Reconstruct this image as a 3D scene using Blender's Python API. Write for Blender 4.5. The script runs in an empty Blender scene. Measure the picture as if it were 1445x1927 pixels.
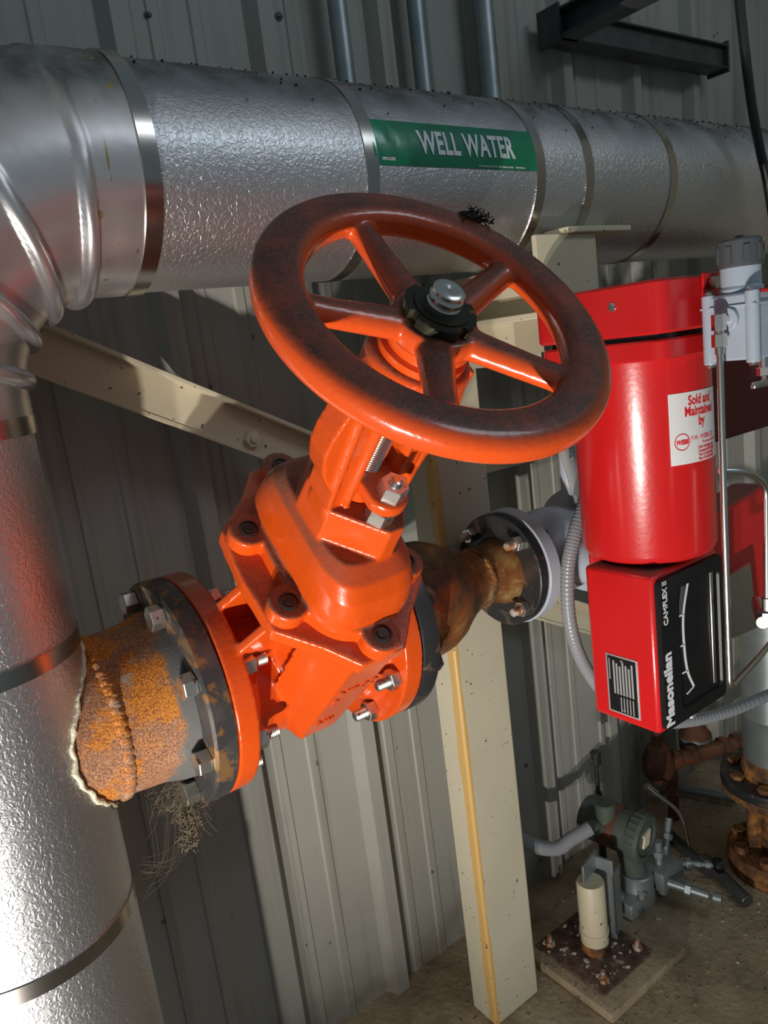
import bpy, bmesh, math, random
from mathutils import Vector, Matrix
PI = math.pi
S = bpy.context.scene
COL = S.collection
Z0 = 1.63                                   # eye height of the camera above the floor
V = Vector
random.seed(7)

# ------------------------------------------------------------------ camera, light, exposure
YAW, PITCH, ROLL = 0.9573059627934281, 0.20684557839565468, -0.12784884229443683
fw = V((math.cos(YAW)*math.cos(PITCH), math.sin(YAW)*math.cos(PITCH), -math.sin(PITCH)))
rt0 = V((math.sin(YAW), -math.cos(YAW), 0)); up0 = rt0.cross(fw)
rt = math.cos(ROLL)*rt0 + math.sin(ROLL)*up0
up = -math.sin(ROLL)*rt0 + math.cos(ROLL)*up0
cam_data = bpy.data.cameras.new('camera'); cam = bpy.data.objects.new('camera', cam_data); COL.objects.link(cam)
cam.matrix_world = Matrix(((rt.x, up.x, -fw.x, 0), (rt.y, up.y, -fw.y, 0), (rt.z, up.z, -fw.z, Z0), (0, 0, 0, 1)))
cam_data.sensor_fit = 'VERTICAL'; cam_data.sensor_height = 36; cam_data.lens = 1450/1927*36
cam_data.clip_start = 0.02
S.camera = cam
S.view_settings.view_transform = 'Standard'; S.view_settings.look = 'None'
S.view_settings.gamma = 1; S.view_settings.use_curve_mapping = False
S.view_settings.exposure = 0.0
world = bpy.data.worlds.new('world'); S.world = world; world.use_nodes = True
wn = world.node_tree.nodes; bgn = wn['Background']
bgn.inputs[0].default_value = (0.53, 0.69, 0.79, 1); bgn.inputs[1].default_value = 0.18

def lamp(name, kind, loc, power, color, **k):
    d = bpy.data.lights.new(name, kind); d.energy = power; d.color = color
    o = bpy.data.objects.new(name, d); COL.objects.link(o); o.location = (loc[0], loc[1], loc[2]+Z0)
    t = k.pop('target', None)
    for a, b in k.items(): setattr(d, a, b)
    if t: o.rotation_euler = (V(t)-V(loc)).to_track_quat('-Z', 'Y').to_euler()
    return o
LAMP = (-0.72, -0.15, -1.36)
lamp('work_lamp', 'SPOT', LAMP, 138, (1.0, 0.94, 0.86), shadow_soft_size=0.02, target=(1.3, .90, 0.0), spot_size=math.radians(98), spot_blend=1.0)
lamp('second_work_lamp', 'SPOT', (-0.87, -0.10, -1.28), 76, (1.0, 0.95, 0.88), shadow_soft_size=0.02, target=(1.3, .90, 0.0), spot_size=math.radians(98), spot_blend=1.0)
lamp('high_window_light', 'AREA', (1.9, -1.3, 1.9), 12, (0.80, 0.91, 1.0), target=(0.9, 1.0, 0), shape='RECTANGLE', size=1.4, size_y=0.5)

# ------------------------------------------------------------------ materials
MATS = {}
def mat(name, color=(.8, .8, .8), rough=.5, metal=0, coat=0, build=None, bump=None, emis=None, spec=None, alpha=None):
    """bump = (scale, distance, detail, kind)"""
    if name in MATS: return MATS[name]
    m = bpy.data.materials.new(name); m.use_nodes = True
    nt = m.node_tree; b = nt.nodes['Principled BSDF']
    b.inputs['Base Color'].default_value = (*color, 1); b.inputs['Roughness'].default_value = rough
    b.inputs['Metallic'].default_value = metal; b.inputs['Coat Weight'].default_value = coat
    b.inputs['Coat Roughness'].default_value = .12
    if spec is not None: b.inputs['Specular IOR Level'].default_value = spec
    if build: build(nt, b)
    if bump:
        tc = nt.nodes.new('ShaderNodeNewGeometry')
        sc, dist, kind = bump
        if kind == 'noise':
            t = nt.nodes.new('ShaderNodeTexNoise'); t.inputs['Scale'].default_value = sc; t.inputs['Detail'].default_value = 3
            out = t.outputs[0]
        else:
            t = nt.nodes.new('ShaderNodeTexNoise'); t.inputs['Scale'].default_value = sc; t.inputs['Detail'].default_value = 1.0
            t.inputs['Distortion'].default_value = 1.2
            cr = nt.nodes.new('ShaderNodeValToRGB'); cr.color_ramp.elements[0].position = .40; cr.color_ramp.elements[1].position = .62
            nt.links.new(t.outputs[0], cr.inputs[0]); out = cr.outputs[0]
        nt.links.new(tc.outputs['Position'], t.inputs['Vector'])
        bn = nt.nodes.new('ShaderNodeBump'); bn.inputs['Distance'].default_value = dist; bn.inputs['Strength'].default_value = 1
        nt.links.new(out, bn.inputs['Height']); nt.links.new(bn.outputs[0], b.inputs['Normal'])
    MATS[name] = m
    return m
class N:
    """small node graph helper"""
    def __init__(s, nt): s.nt = nt; s.geo = nt.nodes.new('ShaderNodeNewGeometry')
    def lk(s, a, b): s.nt.links.new(a, b)
    def noise(s, scale, detail=3, vec=None, rough=.55, dist=0):
        t = s.nt.nodes.new('ShaderNodeTexNoise'); t.inputs['Scale'].default_value = scale; t.inputs['Detail'].default_value = detail
        t.inputs['Roughness'].default_value = rough; t.inputs['Distortion'].default_value = dist
        s.lk(vec or s.geo.outputs['Position'], t.inputs['Vector']); return t.outputs[0]
    def scaled(s, v):
        m = s.nt.nodes.new('ShaderNodeVectorMath'); m.operation = 'MULTIPLY'; m.inputs[1].default_value = v
        s.lk(s.geo.outputs['Position'], m.inputs[0]); return m.outputs[0]
    def ramp(s, f, stops, color=False):
        r = s.nt.nodes.new('ShaderNodeValToRGB'); e = r.color_ramp.elements
        while len(e) < len(stops): e.new(.5)
        for k, (p, c) in enumerate(stops):
            e[k].position = p; e[k].color = (*c, 1) if isinstance(c, tuple) else (c, c, c, 1)
        s.lk(f, r.inputs[0]); return r.outputs[0]
    def math(s, op, a, b=0.0):
        m = s.nt.nodes.new('ShaderNodeMath'); m.operation = op
        for k, x in enumerate((a, b)):
            if isinstance(x, (int, float)): m.inputs[k].default_value = x
            else: s.lk(x, m.inputs[k])
        return m.outputs[0]
    def mix(s, f, a, b):
        m = s.nt.nodes.new('ShaderNodeMix'); m.data_type = 'RGBA'
        for i, x in ((0, f), (6, a), (7, b)):
            if isinstance(x, (int, float)): m.inputs[i].default_value = x
            elif isinstance(x, tuple): m.inputs[i].default_value = (*x, 1)
            else: s.lk(x, m.inputs[i])
        return m.outputs[2]
    def up(s):
        sp = s.nt.nodes.new('ShaderNodeSeparateXYZ'); s.lk(s.geo.outputs['Normal'], sp.inputs[0]); return sp.outputs[2]
    def pos(s, k):
        sp = s.nt.nodes.new('ShaderNodeSeparateXYZ'); s.lk(s.geo.outputs['Position'], sp.inputs[0]); return sp.outputs[k]

def speckle(n, base, dark, scale=60, amount=.68, dark2=None):
    return n.mix(n.ramp(n.noise(scale, 2), [(amount, 0.0), (amount+.06, 1.0)]), base, dark)
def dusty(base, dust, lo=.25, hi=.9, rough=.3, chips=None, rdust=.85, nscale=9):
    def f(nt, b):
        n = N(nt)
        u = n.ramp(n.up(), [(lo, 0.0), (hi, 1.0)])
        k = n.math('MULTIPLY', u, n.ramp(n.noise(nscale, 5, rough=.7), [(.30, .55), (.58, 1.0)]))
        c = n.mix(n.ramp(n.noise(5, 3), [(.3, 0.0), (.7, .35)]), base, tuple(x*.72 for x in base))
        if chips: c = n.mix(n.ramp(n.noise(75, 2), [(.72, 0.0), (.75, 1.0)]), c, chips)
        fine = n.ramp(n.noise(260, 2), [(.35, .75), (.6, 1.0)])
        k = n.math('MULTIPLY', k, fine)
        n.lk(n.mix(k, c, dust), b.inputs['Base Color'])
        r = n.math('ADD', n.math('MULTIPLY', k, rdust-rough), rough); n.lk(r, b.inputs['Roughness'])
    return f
ORANGE = (0.74, 0.088, 0.007); RED = (0.62, 0.012, 0.014)
mat('orange_paint', ORANGE, .3, coat=.5, build=dusty(ORANGE, (.30, .14, .085), .45, 1.0, .3), bump=(90, .0006, 'noise'))
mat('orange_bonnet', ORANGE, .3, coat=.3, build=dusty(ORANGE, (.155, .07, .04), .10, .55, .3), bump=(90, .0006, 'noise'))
mat('orange_wheel', ORANGE, .3, coat=.5, build=dusty((.72, .085, .012), (.085, .030, .016), .30, .62, .28, rdust=.5, nscale=14), bump=(70, .0008, 'noise'))  # upper-face colour combines dirt with the shade of the unlit side
mat('red_paint', RED, .28, coat=.4, build=dusty(RED, (.20, .13, .10), .85, .99, .28), bump=(120, .0002, 'noise'))
mat('shadowed_red', (.10, .008, .007), .6)  # red darkened so that its colour carries the casting's shadow
def alu(nt, b):
    n = N(nt)
    u = n.ramp(n.up(), [(.12, 0.0), (.72, 1.0)])
    k = n.math('MULTIPLY', u, n.ramp(n.noise(14, 5), [(.25, .55), (.6, 1.0)]))
    sp = n.ramp(n.noise(130, 2), [(.68, 0.0), (.72, 1.0)])
    c = n.mix(k, (.66, .66, .68), (.11, .105, .095)); c = n.mix(n.math('MULTIPLY', sp, k), c, (.42, .40, .36))
    n.lk(c, b.inputs['Base Color'])
    n.lk(n.math('SUBTRACT', 1.0, n.math('MULTIPLY', k, .9)), b.inputs['Metallic'])
    n.lk(n.math('ADD', .42, n.math('MULTIPLY', k, .3)), b.inputs['Roughness'])
mat('stucco_aluminum', (.74, .74, .76), .3, 1, build=alu, bump=(150, .00034, 'stucco'))
def alu2(nt, b):
    n = N(nt)
    u = n.ramp(n.up(), [(.0, 0.15), (.6, 1.0)])
    k = n.math('MULTIPLY', u, n.ramp(n.noise(18, 5), [(.25, .5), (.6, 1.0)]))
    drips = n.ramp(n.noise(1.0, 3, vec=n.scaled((95, 95, 10))), [(.66, 0.0), (.69, 1.0)])
    x = n.pos(0); band = n.math('MULTIPLY', n.ramp(x, [(.30, 0.0), (.33, 1.0)]), .9)
    c = n.mix(k, (.72, .70, .72), (.13, .12, .10))
    c = n.mix(n.math('MULTIPLY', drips, band), c, (.45, .33, .05))
    n.lk(c, b.inputs['Base Color'])
    n.lk(n.math('SUBTRACT', 1.0, n.math('MULTIPLY', k, .85)), b.inputs['Metallic'])
    n.lk(n.math('ADD', .27, n.math('MULTIPLY', k, .4)), b.inputs['Roughness'])
mat('smooth_aluminum', (.75, .73, .75), .25, 1, build=alu2, bump=(14, .0012, 'noise'))
mat('band_steel', (.50, .47, .44), .22, 1)
mat('stainless', (.72, .70, .66), .25, 1)
mat('zinc', (.66, .65, .62), .38, 1, build=lambda nt, b: (lambda n: n.lk(speckle(n, (.68, .67, .63), (.35, .17, .07), 70, .64), b.inputs['Base Color']))(N(nt)))
mat('rusty_nut', (.35, .15, .06), .7, .4, build=lambda nt, b: (lambda n: n.lk(n.mix(n.ramp(n.noise(60, 3), [(.42, 0.0), (.55, 1.0)]), (.55, .50, .45), (.34, .13, .04)), b.inputs['Base Color']))(N(nt)))
def rust(nt, b):
    n = N(nt)
    a = n.noise(13, 6, rough=.7); f = n.noise(430, 2)
    c = n.ramp(f, [(.34, (.22, .06, .010)), (.5, (.52, .165, .015)), (.64, (.66, .27, .03))])
    c2 = n.ramp(f, [(.34, (.13, .055, .03)), (.5, (.32, .14, .07)), (.64, (.46, .24, .12))])
    c = n.mix(n.ramp(a, [(.47, 0.0), (.53, 1.0)]), c, c2)
    c = n.mix(n.ramp(n.noise(19, 6, rough=.75), [(.60, 0.0), (.66, .8)]), c, (.36, .33, .27))
    x = n.math('ADD', n.pos(0), n.math('MULTIPLY', n.noise(22, 4), .05))
    z = n.pos(2)
    e = n.math('ADD', x, n.math('MULTIPLY', n.math('SUBTRACT', z, 1.17), -.12))
    c = n.mix(n.ramp(e, [(.325, 0.0), (.335, 1.0)]), c, (.13, .13, .125))
    n.lk(c, b.inputs['Base Color'])
mat('rusted_pipe', (.5, .2, .04), .75, .0, build=rust, bump=(330, .0005, 'noise'))
def rust2(nt, b):
    n = N(nt)
    c = n.ramp(n.noise(9, 6, rough=.65, dist=.4), [(.36, (.05, .038, .028)), (.47, (.12, .075, .035)), (.56, (.28, .10, .03)), (.64, (.40, .25, .09)), (.72, (.45, .42, .36))])
    n.lk(c, b.inputs['Base Color'])
mat('rust_stained_steel', (.3, .2, .1), .42, .35, build=rust2, bump=(150, .0005, 'noise'))
def blk(nt, b):
    n = N(nt)
    c = n.mix(n.ramp(n.noise(26, 5, rough=.7), [(.52, 0.0), (.60, 1.0)]), (.075, .075, .078), (.33, .17, .06))
    c = n.mix(n.ramp(n.noise(12, 3), [(.5, 0.0), (.7, .5)]), c, (.22, .20, .17))
    n.lk(c, b.inputs['Base Color'])
mat('weathered_black_steel', (.08, .08, .08), .42, .5, build=blk)
mat('black_steel', (.05, .052, .055), .36, .6, build=lambda nt, b: (lambda n: n.lk(n.mix(n.ramp(n.noise(30, 4), [(.56, 0.0), (.66, 1.0)]), (.055, .057, .06), (.22, .15, .11)), b.inputs['Base Color']))(N(nt)))
mat('dark_nut', (.05, .045, .03), .35, .7, build=lambda nt, b: (lambda n: n.lk(n.mix(n.ramp(n.noise(60, 3), [(.58, 0.0), (.66, 1.0)]), (.045, .045, .03), (.30, .16, .07)), b.inputs['Base Color']))(N(nt)))
mat('socket_black', (.025, .022, .02), .45)
def cream(nt, b):
    n = N(nt)
    c = n.mix(n.ramp(n.noise(6, 4), [(.35, 0.0), (.75, .4)]), (.66, .59, .42), (.50, .44, .32))
    c = n.mix(n.ramp(n.noise(70, 2), [(.70, 0.0), (.73, 1.0)]), c, (.13, .10, .05))
    n.lk(c, b.inputs['Base Color'])
mat('cream_paint', (.7, .65, .45), .45, build=cream)
def creamy(nt, b):                          # rust drips down the post's front corner
    n = N(nt)
    c = n.mix(n.ramp(n.noise(6, 4), [(.35, 0.0), (.75, .4)]), (.62, .57, .43), (.48, .44, .33))
    x = n.math('ADD', n.pos(0), n.math('MULTIPLY', n.noise(1.0, 3, vec=n.scaled((8, 8, 5))), .020))
    k = n.ramp(x, [(.0, 0.0), (.5, 0.0), (1.0, 0.0)])
    y = n.math('LESS_THAN', n.math('ADD', n.math('SUBTRACT', x, 1.0), n.math('MULTIPLY', n.math('ABSOLUTE', n.math('SUBTRACT', n.pos(1), 1.222)), 1.0)), .021)
    c = n.mix(n.math('MULTIPLY', y, .85), c, (.68, .40, .10))
    c = n.mix(n.ramp(n.noise(80, 2), [(.70, 0.0), (.73, 1.0)]), c, (.13, .10, .05))
    n.lk(c, b.inputs['Base Color'])
mat('cream_post_paint', (.7, .65, .45), .45, build=creamy)
def wallm(nt, b):
    n = N(nt)
    c = n.mix(n.ramp(n.noise(3, 4), [(.3, 0.0), (.75, .6)]), (.40, .395, .35), (.30, .295, .26))
    st = n.noise(1.0, 4, vec=n.scaled((30, 30, 1.2)))
    c = n.mix(n.ramp(st, [(.52, 0.0), (.74, .45)]), c, (.19, .165, .12))
    c = n.mix(n.ramp(n.noise(24, 2), [(.73, 0.0), (.76, .8)]), c, (.07, .06, .05))
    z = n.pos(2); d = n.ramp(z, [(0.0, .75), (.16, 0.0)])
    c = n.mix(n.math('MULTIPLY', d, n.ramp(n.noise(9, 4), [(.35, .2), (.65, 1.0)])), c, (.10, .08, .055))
    n.lk(c, b.inputs['Base Color'])
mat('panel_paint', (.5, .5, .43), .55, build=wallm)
def conc(nt, b):
    n = N(nt)
    c = n.ramp(n.noise(5, 7, rough=.65), [(.3, (.19, .14, .085)), (.5, (.38, .30, .19)), (.7, (.52, .43, .29))])
    c = n.mix(n.ramp(n.noise(60, 3), [(.64, 0.0), (.70, .8)]), c, (.06, .04, .025))
    c = n.mix(n.ramp(n.noise(95, 2), [(.70, 0.0), (.72, 1.0)]), c, (.50, .45, .36))
    n.lk(c, b.inputs['Base Color'])
mat('dirty_concrete', (.3, .25, .17), .85, build=conc, bump=(60, .003, 'noise'))
mat('rusty_plate', (.12, .07, .05), .8, build=lambda nt, b: (lambda n: n.lk(n.ramp(n.noise(40, 5), [(.35, (.06, .035, .025)), (.6, (.15, .085, .06)), (.72, (.4, .36, .3))]), b.inputs['Base Color']))(N(nt)), bump=(50, .002, 'noise'))
mat('plain_wall', (.30, .28, .21), .8, build=lambda nt, b: (lambda n: n.lk(n.mix(n.noise(2, 5), (.22, .21, .16), (.38, .36, .28)), b.inputs['Base Color']))(N(nt)))
mat('galvanized', (.34, .38, .39), .45, .7, build=lambda nt, b: (lambda n: n.lk(n.mix(n.noise(18, 4), (.22, .26, .27), (.42, .46, .47)), b.inputs['Base Color']))(N(nt)))
mat('dark_steel', (.07, .078, .08), .45, .5, build=lambda nt, b: (lambda n: n.lk(n.mix(n.noise(18, 5), (.03, .035, .036), (.14, .15, .155)), b.inputs['Base Color']))(N(nt)))
mat('black_rubber', (.018, .018, .022), .4)
mat('black_plastic', (.010, .010, .011), .42, spec=.3)
mat('deep_black', (.012, .012, .013), .3)
mat('gray_vinyl', (.27, .28, .30), .30)
mat('gray_regulator', (.38, .44, .52), .35, bump=(120, .0003, 'noise'))
mat('blue_gray_paint', (.45, .49, .56), .4)
mat('dark_cap', (.075, .08, .09), .4)
mat('white_paint', (.82, .82, .80), .45)
mat('white_label', (.80, .80, .80), .35)
mat('red_ink', (.70, .02, .03), .5)
mat('green_vinyl', (.0, .19, .09), .28, coat=.3, bump=(22, .0012, 'noise'))
mat('lettering_white', (.78, .80, .82), .4)
mat('blue_label', (.01, .10, .55), .35)
mat('tape_gray', (.33, .33, .33), .4, bump=(60, .001, 'noise'))
mat('ink_dark', (.04, .04, .05), .6)
mat('foam_edge', (.72, .66, .48), .8, bump=(150, .002, 'noise'))
mat('green_gray_enamel', (.085, .105, .085), .45, bump=(60, .0006, 'noise'))
mat('bronze', (.22, .10, .055), .5, .5, build=lambda nt, b: (lambda n: n.lk(n.mix(n.ramp(n.noise(25, 4), [(.4, 0.0), (.65, 1.0)]), (.24, .10, .055), (.12, .07, .05)), b.inputs['Base Color']))(N(nt)))
mat('heavy_rust', (.22, .10, .04), .8, .1, build=lambda nt, b: (lambda n: n.lk(n.ramp(n.noise(22, 6, rough=.7), [(.36, (.05, .03, .02)), (.52, (.20, .085, .03)), (.66, (.46, .21, .04)), (.75, (.55, .34, .12))]), b.inputs['Base Color']))(N(nt)), bump=(80, .0015, 'noise'))
mat('leaf_debris', (.03, .03, .025), .9)
mat('cobweb', (.17, .135, .09), .9)
mat('pale_chip', (.62, .58, .50), .7)
mat('nameplate_metal', (.55, .55, .55), .4, .5)

# ------------------------------------------------------------------ mesh helpers (all in camera-level metres)
def frame(o, z, x=(1, 0, 0)):
    z = V(z).normalized(); x = V(x); x = (x - z*x.dot(z))
    if x.length < 1e-5: x = V((0, 0, 1)) - z*z.z
    x.normalize(); y = z.cross(x); o = V(o)
    return Matrix(((x.x, y.x, z.x, o.x), (x.y, y.y, z.y, o.y), (x.z, y.z, z.z, o.z), (0, 0, 0, 1)))
I4 = Matrix.Identity(4)
def new(): return bmesh.new()
def ringface(bm, a, b):
    n = len(a)
    for i in range(n):
        try: bm.faces.new((a[i], a[(i+1) % n], b[(i+1) % n], b[i]))
        except ValueError: pass
def loft(bm, rings, caps=(True, True), closed=False):
    vs = [[bm.verts.new(p) for p in r] for r in rings]
    for a, b in zip(vs, vs[1:]): ringface(bm, a, b)
    if closed: ringface(bm, vs[-1], vs[0])
    else:
        if caps[0]: bm.faces.new(list(reversed(vs[0])))
        if caps[1]: bm.faces.new(vs[-1])
    return bm
def lathe(bm, prof, M=I4, seg=48, closed=False, caps=(True, True)):
    rings = [[M @ V((r*math.cos(2*PI*k/seg), r*math.sin(2*PI*k/seg), z)) for k in range(seg)] for r, z in prof]
    return loft(bm, rings, caps, closed)
def cyl(bm, a, b, r, seg=32, ch=0.0, r2=None):
    a = V(a); b = V(b); L = (b-a).length; M = frame(a, b-a); r2 = r if r2 is None else r2
    p = [(r, 0), (r2, L)] if not ch else [(r-ch, 0), (r, ch), (r2, L-ch), (r2-ch, L)]
    return lathe(bm, p, M, seg)
def prism(bm, poly, z0, z1, M=I4, ch=0.0):
    n = len(poly); cx = sum(p[0] for p in poly)/n; cy = sum(p[1] for p in poly)/n
    def ring(z, k):
        out = []
        for x, y in poly:
            d = math.hypot(x-cx, y-cy) or 1; f = max(0, 1-k/d); out.append(M @ V((cx+(x-cx)*f, cy+(y-cy)*f, z)))
        return out
    rs = [ring(z0, 0), ring(z1, 0)] if not ch else [ring(z0, ch), ring(z0+ch, 0), ring(z1-ch, 0), ring(z1, ch)]
    return loft(bm, rs)
def box(bm, lo, hi, M=I4, bev=0.0, seg=2):
    b2 = bmesh.new()
    bmesh.ops.create_cube(b2, size=1, matrix=Matrix.Translation([(a+b)/2 for a, b in zip(lo, hi)]) @ Matrix.Diagonal([abs(b-a) for a, b in zip(lo, hi)]+[1]))
    if bev: bmesh.ops.bevel(b2, geom=b2.edges[:], offset=bev, segments=seg, affect='EDGES', profile=.5)
    b2.transform(M); add(bm, b2); b2.free(); return bm
def add(bm, b2):
    m = {}
    for v in b2.verts: m[v] = bm.verts.new(v.co)
    for f in b2.faces:
        try: bm.faces.new([m[v] for v in f.verts])
        except ValueError: pass
def smooth_path(pts, n=8):
    P = [V(p) for p in pts]; P = [2*P[0]-P[1]]+P+[2*P[-1]-P[-2]]; out = []
    for i in range(1, len(P)-2):
        for k in range(n):
            t = k/n; a, b, c, d = P[i-1], P[i], P[i+1], P[i+2]
            out.append(.5*((2*b)+(c-a)*t+(2*a-5*b+4*c-d)*t*t+(3*b-a-3*c+d)*t*t*t))
    out.append(P[-2]); return out
def bend_path(pts, r, n=6):
    """straight runs with rounded corners"""
    P = [V(p) for p in pts]; out = [P[0]]
    for a, b, c in zip(P, P[1:], P[2:]):
        u = (a-b).normalized(); w = (c-b).normalized(); s = b+u*r; e = b+w*r
        for k in range(n+1):
            t = k/n; out.append((1-t)**2*s+2*t*(1-t)*b+t*t*e)
    out.append(P[-1]); return out
def tube(bm, pts, r, seg=16, rf=None, caps=True):
    P = [V(p) for p in pts]; rings = []; nrm = None
    for i, p in enumerate(P):
        t = (P[min(i+1, len(P)-1)]-P[max(i-1, 0)]).normalized()
        if nrm is None: nrm = t.orthogonal().normalized()
        nrm = (nrm-t*nrm.dot(t)).normalized(); bi = t.cross(nrm); rr = rf(i, p) if rf else r
        rings.append([p+rr*(math.cos(2*PI*k/seg)*nrm+math.sin(2*PI*k/seg)*bi) for k in range(seg)])
    return loft(bm, rings, (caps, caps))
def hexpoly(af): return [(af/2/math.cos(PI/6)*math.cos(PI/3*k), af/2/math.cos(PI/6)*math.sin(PI/3*k)) for k in range(6)]

def empty(name, loc, label, cat, group=None):
    o = bpy.data.objects.new(name, None); COL.objects.link(o); o.location = (loc[0], loc[1], loc[2]+Z0)
    o.empty_display_size = .05; o['label'] = label; o['category'] = cat
    if group: o['group'] = group
    return o
def wloc(o):
    l = V((0, 0, 0))
    while o: l = l+V(o.location); o = o.parent
    return l
def mesh_from(name, bm, m, off, sharp=35, recalc=True):
    if recalc: bmesh.ops.recalc_face_normals(bm, faces=bm.faces[:])
    bm.transform(Matrix.Translation(off))
    me = bpy.data.meshes.new(name); bm.to_mesh(me); bm.free()
    me.materials.append(MATS[m])
    for p in me.polygons: p.use_smooth = True
    me.set_sharp_from_angle(angle=math.radians(sharp))
    return me
def part(name, bm, m, parent, label=None, sharp=35, recalc=True, bevel=0):
    off = V((0, 0, Z0))-wloc(parent)
    o = bpy.data.objects.new(name, mesh_from(name, bm, m, off, sharp, recalc)); COL.objects.link(o); o.parent = parent
    if label: o['label'] = label
    if bevel: bv(o, bevel)
    return o
def solo(name, bm, m, label=None, cat=None, group=None, kind=None, sharp=35, bevel=0, recalc=True):
    c = sum((v.co for v in bm.verts), V())/max(1, len(bm.verts)); c.z = min(v.co.z for v in bm.verts)
    o = bpy.data.objects.new(name, mesh_from(name, bm, m, -c, sharp, recalc)); COL.objects.link(o); o.location = (c.x, c.y, c.z+Z0)
    for k, x in (('label', label), ('category', cat), ('group', group), ('kind', kind)):
        if x: o[k] = x
    if bevel: bv(o, bevel)
    return o
def bv(o, w, seg=2):
    b = o.modifiers.new('bevel', 'BEVEL'); b.width = w; b.segments = seg; b.limit_method = 'ANGLE'; b.angle_limit = math.radians(40)
def cast(o, voxel=.003, it=5, f=.5):
    r = o.modifiers.new('remesh', 'REMESH'); r.mode = 'VOXEL'; r.voxel_size = voxel; r.use_smooth_shade = True
    s = o.modifiers.new('smooth', 'SMOOTH'); s.iterations = it; s.factor = f
MC = {}
def piece(name, key, builder, m, parent, M, label=None):
    """a repeated part: mesh data shared, placed by a matrix given in camera-level coordinates"""
    if key not in MC: bm = new(); builder(bm); MC[key] = mesh_from(name, bm, m, V((0, 0, 0)))
    o = bpy.data.objects.new(name, MC[key]); COL.objects.link(o); o.parent = parent
    o.matrix_local = Matrix.Translation(V((0, 0, Z0))-wloc(parent)) @ M
    if label: o['label'] = label
    return o
def text_bm(s, size, M, sx=1.0, bold=0.0, depth=.0004, align='LEFT', shear=0, space=1.0, cut=None):
    cu = bpy.data.curves.new('t', 'FONT'); cu.body = s; cu.size = size; cu.offset = bold; cu.extrude = depth; cu.align_x = align
    cu.shear = shear; cu.space_character = space; cu.resolution_u = 3
    ob = bpy.data.objects.new('t', cu); COL.objects.link(ob)
    dg = bpy.context.evaluated_depsgraph_get(); me = bpy.data.meshes.new_from_object(ob.evaluated_get(dg))
    bm = new(); bm.from_mesh(me); bpy.data.objects.remove(ob); bpy.data.curves.remove(cu); bpy.data.meshes.remove(me)
    bm.transform(Matrix.Diagonal((sx, 1, 1, 1)))
    if cut:
        ys = [v.co.y for v in bm.verts]; y = min(ys)+cut
        while y < max(ys):
            bmesh.ops.bisect_plane(bm, geom=bm.verts[:]+bm.edges[:]+bm.faces[:], plane_co=(0, y, 0), plane_no=(0, 1, 0)); y += cut
    bm.transform(M); return bm
def bolt_head(af, h):
    def f(bm):
        prism(bm, hexpoly(af), 0, h, ch=af*.04)
    return f
def stud_nut(af, h, r, L):
    def f(bm): prism(bm, hexpoly(af), 0, h, ch=af*.04)
    return f
def thread(r, L, pitch=.0032):
    def f(bm):
        n = max(3, int(L/pitch)); p = [(r*.6, 0)]
        for k in range(n): p += [(r, (k+.25)*L/n), (r*.86, (k+.75)*L/n)]
        p += [(r*.8, L), (r*.5, L+.001)]
        lathe(bm, p, seg=20)
    return f

# ------------------------------------------------------------------ fixed positions
YP = 1.0978; ZH = .2681; RP = .148; XV = .078           # insulated pipe
VX, VZ = .53, -.4623; RF = .1717                        # valve centre, flange radius
Xd = V((1, 0, 0)); Yd = V((0, 1, 0)); Zd = V((0, 0, 1))

# ------------------------------------------------------------------ the setting
def wall():
    pr = []; YW = 1.49; k0 = -7
    for k in range(k0, 9):
        b = .630+.302*k
        for dx, dy in ((.026, 0), (.030, -.004), (.050, -.004), (.054, 0), (.112, 0), (.116, -.004), (.136, -.004), (.140, 0), (.232, 0), (.250, -.032), (.285, -.032), (.302, 0)):
            pr.append((b+dx, YW+dy))
    bm = new(); lo, hi = -Z0, 1.6
    fr = [[bm.verts.new((x, y, z)) for x, y in pr] for z in (lo, hi)]
    bk = [[bm.verts.new((x, YW+.02, z)) for x in (pr[0][0], pr[-1][0])] for z in (lo, hi)]
    for i in range(len(pr)-1): bm.faces.new((fr[0][i], fr[0][i+1], fr[1][i+1], fr[1][i]))
    bm.faces.new((bk[0][0], bk[1][0], bk[1][1], bk[0][1]))
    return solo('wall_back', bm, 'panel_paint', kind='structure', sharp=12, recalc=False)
wall()
bm = new(); box(bm, (-2.5, -2.2, -Z0-.1), (3.4, 1.515, -Z0)); solo('floor', bm, 'dirty_concrete', kind='structure')
bm = new(); box(bm, (3.05, -1.2, -Z0), (3.15, 1.49, 1.6)); solo('wall_right', bm, 'plain_wall', kind='structure')
for x, z in ((.662, .655), (.945, .690), (1.232, .63), (.62+.0, -1.33), (1.245, -1.40)):
    bm = new(); lathe(bm, [(.0085, 0), (.0085, .002), (.0045, .003), (.0045, .006), (.002, .007)], frame((x, 1.489, z), (0, -1, 0)), 14)
    lb = {.662: 'wall panel screw above the elbow end, nearest the left edge', .945: 'wall panel screw left of the first thin conduit', 1.232: 'wall panel screw beside the middle thin conduit',
          .62: 'small screw low on the shaded wall panel under the rusty pipe', 1.245: 'low wall panel screw left of the cream post'}[x]
    solo('panel_screw', bm, 'dark_steel', lb, 'screw', 'screws in the wall panels')

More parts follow.
